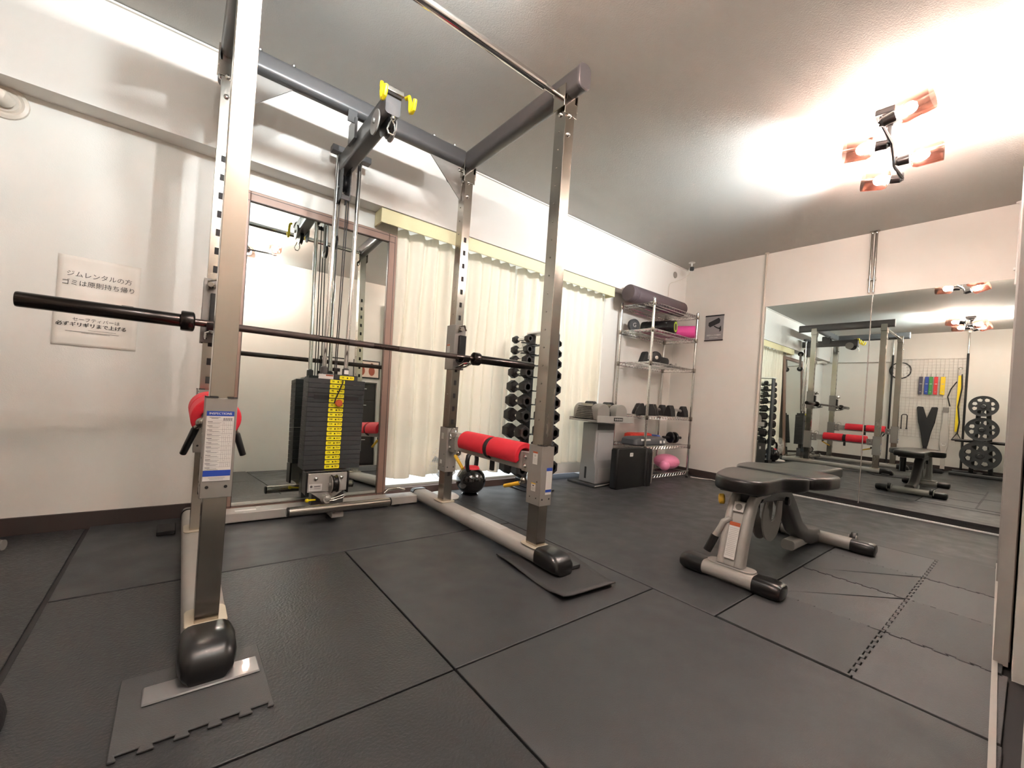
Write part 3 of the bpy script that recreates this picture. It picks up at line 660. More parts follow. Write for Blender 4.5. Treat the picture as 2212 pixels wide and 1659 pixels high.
# ------------------------------------------------------------------ paper signs on the back wall
def paper(x0, x1, z0, z1, label, lines, small=()):
    t = thing('paper_sign', label, 'sign', ((x0+x1)/2, WE, (z0+z1)/2), 0, None)
    w_, h_ = x1-x0, z1-z0; vs = []; fs = []; n = 14
    for i in range(n+1):
        for j in range(n+1):
            x = -w_/2+w_*i/n; z = -h_/2+h_*j/n
            vs.append((x, -.0028-.0012*sin(x*60+z*30)-.0008*sin(z*90), z))
    for i in range(n):
        for j in range(n): fs.append((i*(n+1)+j, (i+1)*(n+1)+j, (i+1)*(n+1)+j+1, i*(n+1)+j+1))
    p = obj('sheet', MB().add(vs, fs), M_paper, t, smooth=80); m_ = p.modifiers.new('solid', 'SOLIDIFY'); m_.thickness = .001; m_.offset = 1
    s = MB()
    for body, size, dx, dz, b_ in lines: put_text(s, body, size, (dx, -.0056, dz), (1, 0, 0), (0, 0, 1), b_)
    for dx, dz, w2, h2 in small: quad(s, (dx, -.0056, dz), (1, 0, 0), (0, 0, 1), w2, h2)
    obj('lettering', s, mat('grey_ink', '#4a4643', .6), t, smooth=0)
    return t
paper(-.425, -.16, .985, 1.185, 'white paper sign with two lines of Japanese above the barbell sleeve', (('ジムレンタルの方', .0265, .0, .022, 0), ('ゴミは原則持ち帰り', .0265, .0, -.016, 0)), ((.095, -.085, .04, .004),))
paper(-.43, -.16, .797, .977, 'white paper sign with bold Japanese line below the barbell sleeve', (('セーフティバーは', .0190, .0, .026, 0), ('必ずギリギリまで上げる', .0205, -.012, .003, .0005)), ((-.01, -.026, .17, .0015), (.02, -.017, .09, .0012), (.0, -.030, .09, .0012)))

# ------------------------------------------------------------------ camera sign, dome camera
t = thing('camera_poster', 'grey poster with a drawing of a security camera on the wall', 'poster', (MX, 2.142, 1.58))
obj('sheet', MB().b2(-.006, -.001, -.094, .094, -.132, .132), M_poster, t)
obj('hanging_bar', MB().b2(-.010, -.001, -.097, .097, .124, .136).b2(-.010, -.001, -.097, .097, -.136, -.126), M_black, t)
s = MB().prism([(-.06, .03), (.045, .075), (.06, .05), (.055, .02), (-.045, -.02), (-.062, .0)], (-.0075, 0, .03), (0, -1, 0), (0, 0, 1), (1, 0, 0), .001)
s.tube([(-.0075, -.0, .02), (-.0075, -.03, .0), (-.0075, -.06, -.01)], .005, 6).prism([(.055, .0), (.07, .02), (.075, -.03), (.06, -.045)], (-.0075, 0, -.0), (0, -1, 0), (0, 0, 1), (1, 0, 0), .001)
obj('camera_drawing', s, M_blackm, t)
s = MB()
put_text(s, '防犯カメラ作動中', .0185, (-.0066, 0, -.078), (0, -1, 0), (0, 0, 1)); put_text(s, 'SECURITY CAMERA', .0105, (-.0066, 0, -.103), (0, -1, 0), (0, 0, 1))
obj('lettering', s, M_white, t, smooth=0)
t = thing('security_camera', 'small white security camera with black face on the ceiling by the corner', 'camera', (4.20, 2.33, H))
obj('ceiling_mount', MB().lathe([(.032, 0), (.032, -.004), (.008, -.008), (.007, -.04)], (0, 0, -.0005)), M_white, t)
obj('camera_body', MB().rings([[(x_, y_, -.072+z_) for (x_, y_, z_) in [(-.0+d*-.78+a*.62, -d*.62-a*.78, b) for a, b in rrect(.045*k, .045*k, .011*k, 3)]] for d, k in ((-.022, .7), (-.016, 1), (.018, 1))]), M_white, t)
obj('camera_face', MB().rings([[(x_, y_, -.072+z_) for (x_, y_, z_) in [(-.0+d*-.78+a*.62, -d*.62-a*.78, b) for a, b in rrect(.045*k, .045*k, .011*k, 3)]] for d, k in ((.018, .97), (.024, .93))]), M_black, t)
obj('camera_cable', MB().tube([(.0, .005, -.09), (-.004, .03, -.13), (-.03, .09, -.17), (-.08, .145, -.20), (-.12, .150, -.215), (-.15, .154, -.24), (-.16, .158, -.45)], .0028, 8), M_pole, t)
t = thing('wall_disc', 'grey oval disc on the beam beside the security camera', 'wall fitting', (4.16, W, 2.15))
obj('disc', MB().lathe([(.001, -.001), (.035, -.001), (.033, -.008), (.001, -.010)], (0, 0, 0), (0, 1, 0)), mat('disc_grey', '#8f877d', .5), t)

# round pipe outlet, silver tube and bag at the left edge
t = thing('pipe_outlet', 'cream round wall flange with a pipe at the upper left edge', 'pipe outlet', (-.60, WE, 1.745))
obj('flange', MB().lathe([(.001, -.001), (.068, -.001), (.066, -.008), (.055, -.012), (.045, -.008), (.04, -.014), (.001, -.014)], (0, 0, 0), (0, 1, 0)), M_pole, t)
obj('pipe', MB().tube([(.01, -.02, -.005), (.0, -.04, .0), (-.05, -.05, .01), (-.2, -.05, .03), (-.43, -.05, .03)], .028, 16), M_pole, t)
t = thing('chrome_tube', 'end of a silver floor tube at the left edge near the baseboard', 'tube', (-.52, 2.41, -.005))
obj('tube', MB().cyl((-.30, .10, .026), (.035, -.01, .022), .021), M_chrome2, t)
obj('tube_end', MB().cyl((.035, -.01, .022), (.042, -.012, .022), .0195), M_grey, t)
t = thing('gym_bag', 'dark bag edge at the lower left corner of the photo', 'bag', (-.375, 1.09, -.005))
obj('bag_body', MB().rings([[(a*k, b*k*1.5, z) for a, b in rrect(.30, .36, .10, 5)] for z, k in ((0, .93), (.015, 1), (.035, .98), (.055, .88), (.063, .6))]), mat('bag_cloth', '#0f0e12', .9, bump=.8, bscale=120), t)
obj('bag_strap', MB().tube([(-.05, -.15, .055), (-.02, -.1, .075), (0, 0, .08), (-.02, .1, .075), (-.05, .15, .055)], .008, 8), M_blackm, t)

# ------------------------------------------------------------------ ceiling spot fixtures
def fixture(label, loc, rz, tilt):
    t = thing('ceiling_light', label, 'ceiling light', loc, rz, 'four-lamp ceiling lights')
    obj('ceiling_mount', MB().box((-.12, 0, -.014), (.12, .10, .028)).lathe([(.03, -.028), (.03, -.05), (.015, -.07)], (-.12, 0, 0)), M_black, t, bevel=.004)
    zb = -.155
    obj('light_bar', MB().tube([(-.34, .0, zb), (-.12, -.012, zb+.0), (.12, .012, zb-.01), (.33, .0, zb)], .008, 10).cyl((-.12, 0, -.06), (-.12, 0, zb), .009), M_black, t)
    for i, (x, s, tl) in enumerate(((-.33, -1, .32), (-.11, 1, .12), (.11, -1, .06), (.33, 1, .2))):
        ax = Vector((.10*(-1)**i+.02, s*cos(tl), sin(tl)*tilt)).normalized()
        o_ = Vector((x, 0, zb))
        a = obj('spot_socket', MB().cyl(o_+Vector((0, 0, .03)), o_-Vector((0, 0, .012)), .006).lathe([(.016, .0), (.022, .006), (.024, .05), (.02, .055)], o_, ax, 20), M_black, t)
        prof = [(.030, .058), (.046, .064), (.053, .080), (.054, .178)]
        ax_ = ax; ref = Vector((0, 0, 1)); u = ax_.cross(ref).normalized(); v_ = ax_.cross(u)
        rs = [[o_+ax_*h+r*(cos(2*pi*j/28)*u+sin(2*pi*j/28)*v_) for j in range(28)] for r, h in prof]
        obj('glass_shade', MB().rings(rs, cap=False), M_shade, a)
        obj('bulb', MB().sphere(o_+ax*.104, .026, n=10, m=6), M_bulb, a, smooth=80)
        obj('bulb_neck', MB().cyl(o_+ax*.056, o_+ax*.088, .012, .018), M_white, a)
    return t
fixture('black ceiling light with four copper glass shades at the upper right', (2.83, .515, H-.001), 0.03, 1)
fixture('black four-lamp ceiling light over the camera, seen only in the mirrors', (.33, .61, H-.001), .05, 1)

# ------------------------------------------------------------------ adjustable bench
be = thing('weight_bench', 'adjustable black padded weight bench with silver frame', 'bench', (1.85, .765, 0), 0)
def foot(x, y0, y1, name):
    f = obj(name, MB().rrtube([(x, y0, .036), (x, y1, .036)], .092, .058, .026, (1, 0, 0), 5), M_lgrey, be)
    for a, b_, s in ((y0, y0+.085, -1), (y1, y1-.085, 1)):
        rr_ = [[(x+p*1, yy, .034+q) for p, q in rrect(w_, h_, min(.03, h_/2-.001), 5)] for yy, w_, h_ in ((b_, .100, .066), (a+(-s)*.02, .102, .067), (a+s*.004, .098, .062), (a+s*.014, .086, .05), (a+s*.018, .06, .03))]
        obj('end_cap', MB().rings(rr_), M_black, f)
    return f
ff = foot(0, -.185, .185, 'front_foot')
rf = foot(1.07, -.26, .24, 'rear_foot')
obj('foot_plate', MB().prism(rrect(.07, .19, .03, 5), (0.01, 0, .064), (1, 0, 0), (0, 1, 0), (0, 0, 1), .008), M_lgrey, ff, bevel=.002)
# upright: two curved tubes with a flat web
pt = [(0.005, .07), (.025, .16), (.06, .26), (.09, .325), (.14, .365), (.24, .372)]
us = obj('front_upright', MB().rrtube([(a, .035, b) for a, b in pt], .035, .06, .016, (0, 1, 0), 4).rrtube([(a, -.035, b) for a, b in pt], .035, .06, .016, (0, 1, 0), 4), M_lgrey, be)
web = MB(); web.prism([(a-.022, b+.004) for a, b in pt[:4]]+[(a+.02, b-.004) for a, b in pt[:4]][::-1], (0, -.03, 0), (1, 0, 0), (0, 0, 1), (0, 1, 0), .06)
obj('upright_web', web, M_lgrey, us)
dirv = Vector((.055, 0, .19)).normalized(); nrm = Vector((-dirv.z, 0, dirv.x))
s = MB(); quad(s, Vector((.033, 0, .165))+nrm*.034, (0, -1, 0), dirv, .042, .15)
lab(obj('warning_label', s, M_sticker, us), 'white warning label'); s = MB(); quad(s, Vector((.033, 0, .165))+nrm*.0346+dirv*.068, (0, -1, 0), dirv, .042, .016); obj('label_header', s, M_orange, us)
s = MB()
for i in range(16): quad(s, Vector((.033, 0, .165))+nrm*.0346+dirv*(.05-.0075*i), (0, -1, 0), dirv, .036-.008*(i % 3 == 2), .0022)
obj('label_print', s, M_grl, us)
d2 = Vector((.03, 0, .065)).normalized(); n2 = Vector((-d2.z, 0, d2.x))
s = MB(); quad(s, Vector((.076, 0, .295))+n2*.0335, (0, -1, 0), d2, .042, .04); obj('round_label', s, M_sticker, us)
s = MB().lathe([(.011, 0), (.014, 0), (.014, .0004), (.011, .0004)], Vector((.076, 0, .295))+n2*.034, n2, 20); obj('label_print', s, M_grey, us)
lv = obj('lever', MB().tube([(.06, .02, .245), (.03, .03, .25), (.015, .045, .24), (.01, .055, .21), (.0, .075, .165)], .0125, 12), M_lgrey, be)
lab(obj('lever_grip', MB().tube([(.002, .071, .175), (-.012, .095, .105)], .017, 16), M_black, lv), 'black rubber grip')
lab(obj('seat_knob', MB().lathe([(.014, 0), (.022, .004), (.022, .022), (.014, .026)], (.07, .07, .325), (-.4, 1, -.1)), M_yel2, be), 'yellow knob under the seat')
# main curved frame to the rear foot
obj('main_spine', MB().rrtube([(.20, 0, .355), (.36, 0, .35), (.50, 0, .335), (.60, 0, .26), (.72, 0, .14), (.84, 0, .075), (.95, 0, .05), (1.04, 0, .045)], .075, .085, .02, (0, 1, 0), 4), M_dgrey, be)
obj('spine_tube', MB().rrtube([(.66, 0, .045), (1.03, 0, .045)], .06, .05, .015, (0, 1, 0), 4), M_lgrey, be)
mm = MB()
N = 20; arc = [(.36+.115*cos(a), .245+.125*sin(a)) for a in [radians(175)+radians(190)*i/N for i in range(N+1)]]
inn = [(.36+.05*cos(a), .262+.05*sin(a)) for a in [radians(175)+radians(190)*i/N for i in range(N+1)]]
for y in (-.024, .017): mm.prism(arc+[(.475, .33), (.42, .30)]+inn[::-1]+[(.27, .31)], (0, y, 0), (1, 0, 0), (0, 0, 1), (0, 1, 0), .007)
obj('adjustment_plate', mm, M_grey, be)
obj('plate_knob', MB().lathe([(.02, 0), (.02, .014), (.012, .018)], (.45, -.045, .305), (0, -1, 0)), M_black, be)
obj('front_link', MB().rrtube([(.10, 0, .34), (.30, 0, .352), (.50, 0, .345)], .05, .04, .01, (0, 1, 0)), M_black, be)
obj('rear_tube', MB().cyl((.55, .13, .18), (.55, .13, .335), .028), M_black, be)
# pads
def padm(poly, z0, z1, r=.018):
    cx = sum(p[0] for p in poly)/len(poly); cy = sum(p[1] for p in poly)/len(poly)
    def off(k): return [(cx+(x-cx)*k, cy+(y-cy)*k) for x, y in poly]
    rs = []
    for z, k in ((z0, .93), (z0+.006, .985), (z0+.014, 1), (z1-.016, 1), (z1-.008, .992), (z1-.002, .965), (z1, .90)):
        rs.append([(x, y, z) for x, y in off(k)])
    return MB().rings(rs)
def rnd(poly, n=3, r=.02):
    out = []
    m = len(poly)
    for i in range(m):
        p = Vector(poly[i]); a = Vector(poly[i-1]); b = Vector(poly[(i+1) % m])
        ra = min(r, (a-p).length*.45); rb = min(r, (b-p).length*.45)
        A = p+(a-p).normalized()*ra; B = p+(b-p).normalized()*rb
        for k in range(n+1):
            t = k/n; q = (1-t)**2*A+2*t*(1-t)*p+t*t*B; out.append((q.x, q.y))
    return out
seatp = rnd([(-.005, .085), (-.03, .0), (-.005, -.075), (.04, -.10), (.25, -.095), (.34, -.155), (.405, -.155), (.405, .18), (.30, .18), (.10, .13)], 3, .04)
obj('seat_pad', padm(seatp, .375, .435), M_leather, be, smooth=60)
backp = rnd([(.415, -.165), (.50, -.20), (.63, -.21), (.67, -.19), (.72, -.10), (1.13, -.105), (1.15, .0), (1.13, .13), (.80, .13), (.74, .20), (.68, .235), (.54, .225), (.415, .175)], 3, .022)
obj('back_pad', padm(backp, .378, .438), M_leather, be, smooth=60)
obj('pad_base', MB().b2(.04, .37, -.07, .08, .366, .376).b2(.43, 1.05, -.08, .10, .366, .379), M_blackm, be)
for y in (-.17, .14):
    wb_ = obj('wheel_bracket', MB().prism([(1.085, .055), (1.125, .055), (1.15, .03), (1.135, .075), (1.10, .082)], (0, y-.018, 0), (1, 0, 0), (0, 0, 1), (0, 1, 0), .004).prism([(1.085, .055), (1.125, .055), (1.15, .03), (1.135, .075), (1.10, .082)], (0, y+.014, 0), (1, 0, 0), (0, 0, 1), (0, 1, 0), .004), M_lgrey, be)
    obj('wheel', MB().lathe([(.006, -.012), (.028, -.012), (.03, -.008), (.03, .008), (.028, .012), (.006, .012)], (1.135, y, .062), (0, 1, 0)), M_black, wb_)

# ------------------------------------------------------------------ dumbbell tower with hex dumbbells
TX, TY = 2.185, 2.435
tw = thing('dumbbell_tower', 'black upright dumbbell tower in front of the curtain', 'dumbbell rack', (TX, TY, 0))
obj('base', MB().b2(-.10, .14, -.15, .13, 0.0, .012).b2(-.03, .10, -.15, .13, .012, .07), M_black, tw, bevel=.004)
obj('column', MB().b2(.01, .095, -.145, -.12, .02, 1.215).b2(-.02, .06, .09, .12, .02, 1.215), mat('column_grey', '#3e4347', .4, coat=.2), tw, bevel=.008)
obj('top_plate', MB().b2(-.02, .095, -.145, .12, 1.216, 1.23), M_white, tw, bevel=.003)
zs = [1.146, 1.066, .985, .893, .786, .679, .568, .446, .318, .175]
hx = [.030, .035, .040, .044, .048, .051, .055, .058, .060, .062]
for z, r in zip(zs, hx):
    for s in (-1, 1):
        cx = s*.155-.005
        obj('cradle', MB().b2(min(cx, s*.02), max(cx, s*.02), -.014, .014, z-.026, z-.0175).b2(min(0, s*.02)+.02, max(0, s*.02)+.02, -.12, .09, z-.026, z-.0175), M_black, tw)
def dumbbell(r, L_, loc, label):
    t = thing('hex_dumbbell', label, 'dumbbell', loc, 0, 'hex dumbbells on the tower')
    for s in (-1, 1):
        rs = []
        for d, k in ((.5*L_-.0, .80), (.5*L_-.006, .93), (.5*L_-.014, 1), (.5*L_-r*1.15, 1), (.5*L_-r*1.15-.010, .86)):
            rs.append([(r*k*cos(pi/6+i*pi/3), s*d, r*k*sin(pi/6+i*pi/3)) for i in range(6)])
        obj('hex_head', MB().rings(rs), M_hex, t, smooth=25)
        obj('number_plate', MB().lathe([(.001, 0), (r*.45, 0), (r*.45, .0015), (.001, .0015)], (0, s*(.5*L_-.0015), 0), (0, s, 0)), M_iron, t)
    g = .5*L_-r*1.15
    obj('handle', MB().lathe([(.011, -g), (.0125, -g*.6), (.0155, 0), (.0125, g*.6), (.011, g)], (0, 0, 0), (0, 1, 0), 18), M_chrome, t)
    return t
wd = ['smallest', 'second smallest', 'third smallest', 'fourth from the top', 'fifth from the top', 'sixth from the top', 'seventh from the top', 'eighth from the top', 'second largest', 'largest']
for i, (z, r) in enumerate(zip(zs, hx)):
    for s in (-1, 1):
        dumbbell(r, .155+r*1.25, (TX+s*(.155)-.01, TY-.0, z+.002), '%s black hex dumbbell on the %s side of the tower' % (wd[i], 'left' if s < 0 else 'right'))

# kettlebell
t = thing('kettlebell', 'round black kettlebell with a red top band on the floor', 'kettlebell', (1.66, 2.46, .0015), .5)
obj('body', MB().sphere((0, 0, .0985), .105, (1, 1, .93), 32, 18).lathe([(.05, 0), (.06, .004), (.05, .01)]), mat('gloss_black', '#0e0d0e', .15, coat=.6), t)
obj('band', MB().lathe([(.04, .175), (.058, .180), (.05, .196), (.03, .2)], (0, 0, 0)), M_red, t)
obj('handle', MB().tube([(-.055, 0, .17), (-.068, 0, .20), (-.072, 0, .24), (-.062, 0, .275), (-.03, 0, .292), (.03, 0, .292), (.062, 0, .275), (.072, 0, .24), (.068, 0, .20), (.055, 0, .17)], .0155, 14), M_black, t)

# fan
t = thing('desk_fan', 'white electric fan standing on the floor behind the right rear upright', 'fan', (1.445, 2.46, 0), 0)
obj('base', MB().lathe([(.001, 0), (.105, 0), (.108, .008), (.09, .02), (.03, .03), (.001, .032)]), M_white, t)
obj('stem', MB().lathe([(.035, .025), (.03, .06), (.026, .16), (.03, .17)]), M_white, t)
obj('motor', MB().lathe([(.001, .05), (.035, .045), (.045, .0), (.04, -.02), (.001, -.022)], (0, 0, .225), (0, 1, .1)), M_white, t)
fg = MB()
for r in (.125, .118, .10, .082, .064, .046, .03): fg.tube([(r*cos(i*pi/18), -.045 if r < .12 else -.02, .235+r*sin(i*pi/18)) for i in range(36)], .0012, 5, closed=True)
for i in range(24):
    a = i*pi/12; fg.tube([(.025*cos(a), -.048, .235+.025*sin(a)), (.10*cos(a+.1), -.046, .235+.10*sin(a+.1)), (.125*cos(a+.14), -.02, .235+.125*sin(a+.14)), (.118*cos(a+.14), .015, .235+.118*sin(a+.14))], .0011, 5)
obj('grille', fg, M_white, t)
fb = MB()
for k in range(5):
    a = k*2*pi/5; b_ = a+.9
    fb.rings([[(.02*cos(a), -.012, .235+.02*sin(a)), (.105*cos(a+.15), -.020, .235+.105*sin(a+.15)), (.11*cos(a+.55), -.008, .235+.11*sin(a+.55)), (.02*cos(b_), -.004, .235+.02*sin(b_))],
              [(.02*cos(a), -.010, .235+.02*sin(a)), (.105*cos(a+.15), -.018, .235+.105*sin(a+.15)), (.11*cos(a+.55), -.006, .235+.11*sin(a+.55)), (.02*cos(b_), -.002, .235+.02*sin(b_))]])
obj('blades', fb, mat('clear_blade', '#c9d3d8', .2, alpha=.6), t)
obj('hub', MB().lathe([(.001, -.05), (.022, -.046), (.022, -.01), (.001, -.008)], (0, 0, .235), (0, 1, 0)), M_white, t)
o = obj('power_cord', MB().tube([(a_-1.445, b_-2.46, c_) for a_, b_, c_ in [(1.40, 2.50, .008), (1.37, 2.515, .012), (1.31, 2.53, .03), (1.285, 2.535, .034), (1.30, 2.525, .02), (1.34, 2.518, .008), (1.25, 2.52, .006), (1.15, 2.51, .006), (1.09, 2.50, .006)]], .0035, 8), M_white, t)
o = obj('white_cable', MB().tube([(4.21, 2.19, .006), (4.24, 2.10, .006), (4.27, 2.00, .012), (4.25, 1.92, .006), (4.20, 1.85, .006), (4.18, 1.74, .006), (4.2, 1.6, .006)], .004, 8), M_white)
tag(o, 'white cable on the floor running from the wire shelf behind the bench', 'cable')
# papers under the rear beam
o = obj('paper_scrap', MB().b2(1.10, 1.26, 2.475, 2.53, .0015, .004), M_sticker)
tag(o, 'white sheet lying on the floor below the window sill', 'paper')

# ------------------------------------------------------------------ grey stand with two adjustable dumbbells
st = thing('dumbbell_stand', 'grey pedestal stand holding two adjustable dumbbells', 'dumbbell stand', (2.93, 2.405, 0), 0)
bp_ = [(-.19, -.17), (-.05, -.155), (.10, -.125), (.26, -.07), (.30, .0), (.28, .14), (-.19, .14)]
obj('base_plate', MB().prism(bp_, (0, 0, 0), (1, 0, 0), (0, 1, 0), (0, 0, 1), .018), M_iron, st, bevel=.004)
obj('base_edge', MB().tube([(-.19, -.172, .014), (-.05, -.157, .014), (.10, -.127, .014), (.26, -.072, .014)], .005, 8), M_lgrey, st)
pdm = [[(x, y, z) for x, y in ((-.13, -.10), (.10, -.10), (.10, .10), (-.13, .10))] for z in (.02, .13)]
obj('pedestal', MB().rings([[(-.13, -.12, .018), (.13, -.12, .018), (.13, .06, .018), (-.13, .06, .018)], [(-.13, -.12, .15), (.13, -.12, .15), (.13, .06, .15), (-.13, .06, .15)], [(-.12, -.09, .22), (.13, -.09, .22), (.13, .06, .22), (-.12, .06, .22)], [(-.12, -.09, .53), (.13, -.09, .53), (.13, .06, .53), (-.12, .06, .53)]]), mat('stand_grey', '#8f8f8f', .45, .1), st, bevel=.006)
obj('front_panel', MB().b2(-.095, .115, -.124, -.119, .035, .15).b2(-.095, .115, -.094, -.09, .20, .45), mat('panel_grey', '#9b9c9d', .45, .1), st, bevel=.003)
obj('side_slot', MB().b2(-.1315, -.129, -.02, .0, .05, .15), M_blackm, st)
obj('top_band', MB().b2(-.10, .12, -.0935, -.09, .475, .525), M_dgrey, st)
TRY = Matrix.Rotation(-.0, 3, 'X')
obj('tray', MB().b2(-.235, .27, -.185, .122, .545, .56).b2(-.235, .27, -.190, -.180, .545, .602).b2(-.235, .27, .118, .124, .545, .575), M_lgrey, st, bevel=.004)
s = MB().b2(-.02, .10, -.1925, -.1895, .56, .59); obj('name_plate', s, M_black, st)
s = MB()
for i in range(7): quad(s, (-.005+.015*i, -.1930, .575), (1, 0, 0), (0, 0, 1), .010, .012 if i % 2 else .016)
obj('name_lettering', s, M_grl, st)
def adj(x, label):
    t = thing('adjustable_dumbbell', label, 'dumbbell', (2.93+x, 2.405, .561), 0, 'adjustable dumbbells on the grey stand')
    for y0, y1 in ((-.165, -.080), (.022, .107)):
        prof = [(-.078, 0), (.078, 0), (.078, .072)]+[(.078*cos(a), .072+.068*sin(a)) for a in [i*pi/14 for i in range(1, 14)]]+[(-.078, .072)]
        obj('weight_block', MB().prism(prof, (0, y0, 0), (1, 0, 0), (0, 0, 1), (0, 1, 0), y1-y0), M_grey, t, bevel=.006)
    pl = MB()
    for k in range(8):
        z = .012+.014*k; e = .10-.004*k
        pl.b2(-.088+.001*k, -.079, -e-.02, e-.02, z-.004, z+.003)
    for k in range(8):
        z = .012+.014*k; pl.b2(.079, .087, -.11, .08, z-.004, z+.003)
    obj('selector_rails', pl, M_blackm, t)
    obj('rail_edges', MB().add(*(lambda m: (m.v, m.f))((lambda m: [m.b2(-.0895+.001*k, -.087+.001*k, -.12+.004*k, .08-.004*k, .0145+.014*k, .0165+.014*k) for k in range(8)] and m)(MB()))), M_chrome2, t)
    obj('grip_cage', MB().b2(-.05, -.042, -.08, .05, .110, .135).b2(.042, .05, -.08, .05, .110, .135), M_chrome2, t, bevel=.003)
    obj('hand_cover', MB().rings([[(p, yy, .130+q) for p, q in rrect(w_, h_, h_*.45, 4)] for yy, w_, h_ in ((-.07, .04, .03), (-.05, .075, .055), (.02, .075, .055), (.04, .04, .03))]), M_black, t)
    return t
adj(-.125, 'left one of two grey adjustable dumbbells on the pedestal stand')
adj(.115, 'right one of two grey adjustable dumbbells on the pedestal stand')

# ------------------------------------------------------------------ chrome wire shelf and what stands on it
X0, X1, Y0_, Y1_ = 3.38, 4.17, 2.21, 2.57
sh = thing('wire_shelf', 'tall six-tier chrome wire shelf in the corner', 'shelf', (X0, Y0_, 0))
DX, DY = X1-X0, Y1_-Y0_
for x in (0, DX):
    for y in (0, DY):
        p = MB().cyl((x, y, .02), (x, y, 1.70), .0125, n=16).lathe([(.012, 1.70), (.013, 1.702), (.008, 1.712)], (x, y, 0), n=16)
        for k in range(62): p.lathe([(.0128, -.0012), (.0128, .0012)], (x, y, .06+.026*k), n=10)
        o = obj('shelf_post', p, M_chrome, sh); obj('leveling_foot', MB().lathe([(.014, .0), (.014, .012), (.006, .014), (.006, .022)], (x, y, 0.0), n=14), M_black, o)
LV = [1.672, 1.428, 1.118, .618, .335, .065]
for z in LV:
    m = MB(); r = .0030
    for zz in (z, z-.030):
        m.tube([(0, 0, zz), (DX, 0, zz), (DX, DY, zz), (0, DY, zz)], r, 6, closed=True)
    def zig(a, b_, n_):
        a = Vector(a); b_ = Vector(b_); pts = [a.lerp(b_, i/n_)+Vector((0, 0, 0 if i % 2 else -.030)) for i in range(n_+1)]; m.tube(pts, .0018, 5)
    zig((0, 0, z), (DX, 0, z), 34); zig((0, DY, z), (DX, DY, z), 34); zig((0, 0, z), (0, DY, z), 16); zig((DX, 0, z), (DX, DY, z), 16)
    for i in range(1, 31): m.cyl((DX*i/31, 0, z+.002), (DX*i/31, DY, z+.002), .0016, n=5)
    for f in (.33, .66): m.tube([(0, DY*f, z-.004), (DX, DY*f, z-.004)], .0028, 6)
    o = obj('shelf_tier', m, M_chrome, sh)
    c = MB()
    for x in (0, DX):
        for y in (0, DY): c.lathe([(.0135, z-.036), (.017, z-.030), (.0165, z+.004), (.0135, z+.008)], (x, y, 0), n=14)
    obj('clamp_sleeve', c, M_chrome2, o)
def on(k): return LV[k]+.0045
# top tier: long brown roller
t = thing('foam_roller', 'long brown foam roller lying on the top tier of the wire shelf', 'foam roller', (3.70, 2.40, on(0)+.079))
ax = Vector((1, -.02, 0)).normalized()
obj('roller_body', MB().lathe([(.001, -.46), (.072, -.455), (.0785, -.445), (.0785, -.40), (.076, -.395), (.0785, -.39), (.0785, -.37), (.076, -.365), (.0785, -.36), (.0785, .445), (.072, .455), (.001, .46)], (0, 0, 0), ax, 40), M_brollr, t)
# second tier
t = thing('small_plate', 'small black weight disc with a pale letter mark at the left of the second tier', 'weight disc', (3.49, 2.50, on(1)+.062), 0)
obj('disc', MB().lathe([(.001, -.012), (.045, -.012), (.05, -.016), (.062, -.016), (.062, .012), (.001, .012)], (0, 0, 0), (.35, 1, 0), 36), M_iron, t)
s = MB(); put_text(s, 'G', .06, (-.006, -.017, 0), Vector((1, -.35, 0)).normalized(), (0, 0, 1)); obj('lettering', s, M_grl, t, smooth=0)
a, b_ = Vector((3.715, 2.55, on(1)+.070)), Vector((3.79, 2.225, on(1)+.070)); ax = (b_-a).normalized(); ln = (b_-a).length
t = thing('foam_roller', 'black ribbed massage roller with a lime green core on the second tier', 'foam roller', a)
m = MB().lathe([(.045, 0), (.065, .002), (.065, ln-.002), (.047, ln)], (0, 0, 0), ax, 36)
u = ax.cross(Vector((0, 0, 1))).normalized(); v_ = ax.cross(u)
for k in range(12):
    an = k*2*pi/12; c_ = (cos(an)*u+sin(an)*v_)
    for q in range(5):
        m.box(c_*.0655+ax*(.035+.058*q+(.01 if k % 2 else 0)), (.006, .036 if k % 3 else .02, .012), Matrix((c_, ax, c_.cross(ax))).transposed())
obj('roller_body', m, M_black, t)
obj('roller_core', MB().lathe([(.001, -.0), (.047, 0), (.047, ln-.004), (.050, ln+.001), (.036, ln+.001), (.034, ln-.02), (.001, ln-.02)], (0, 0, 0), ax, 32), M_lime, t)
a, b_ = Vector((3.80, 2.54, on(1)+.066)), Vector((4.125, 2.20, on(1)+.066)); ax = (b_-a).normalized(); ln = (b_-a).length
a = b_-ax*.56; a = Vector((a.x, a.y, a.z)); ln = .56
a = Vector((3.93, 2.545, on(1)+.064)); b_ = Vector((4.105, 2.19, on(1)+.064)); ax = (b_-a).normalized(); ln = (b_-a).length
t = thing('yoga_mat', 'rolled pink exercise mat on the second tier behind the black roller', 'exercise mat', a)
obj('mat_roll', MB().lathe([(.012, 0), (.058, 0), (.062, .004), (.062, ln-.004), (.058, ln), (.040, ln), (.040, ln-.003), (.036, ln-.003), (.036, ln), (.012, ln), (.012, ln-.03), (.001, ln-.03)], (0, 0, 0), ax, 36), M_pink, t)
t = thing('folded_cloth', 'folded crimson cloth lying under the black roller on the second tier', 'cloth', (3.60, 2.39, on(1)))
obj('cloth', MB().b2(-.13, .10, -.09, .09, .0, .012).b2(-.11, .08, -.08, .07, .012, .022), mat('crimson_cloth', '#9c2c55', .8, bump=.4, bscale=60), t, bevel=.005)
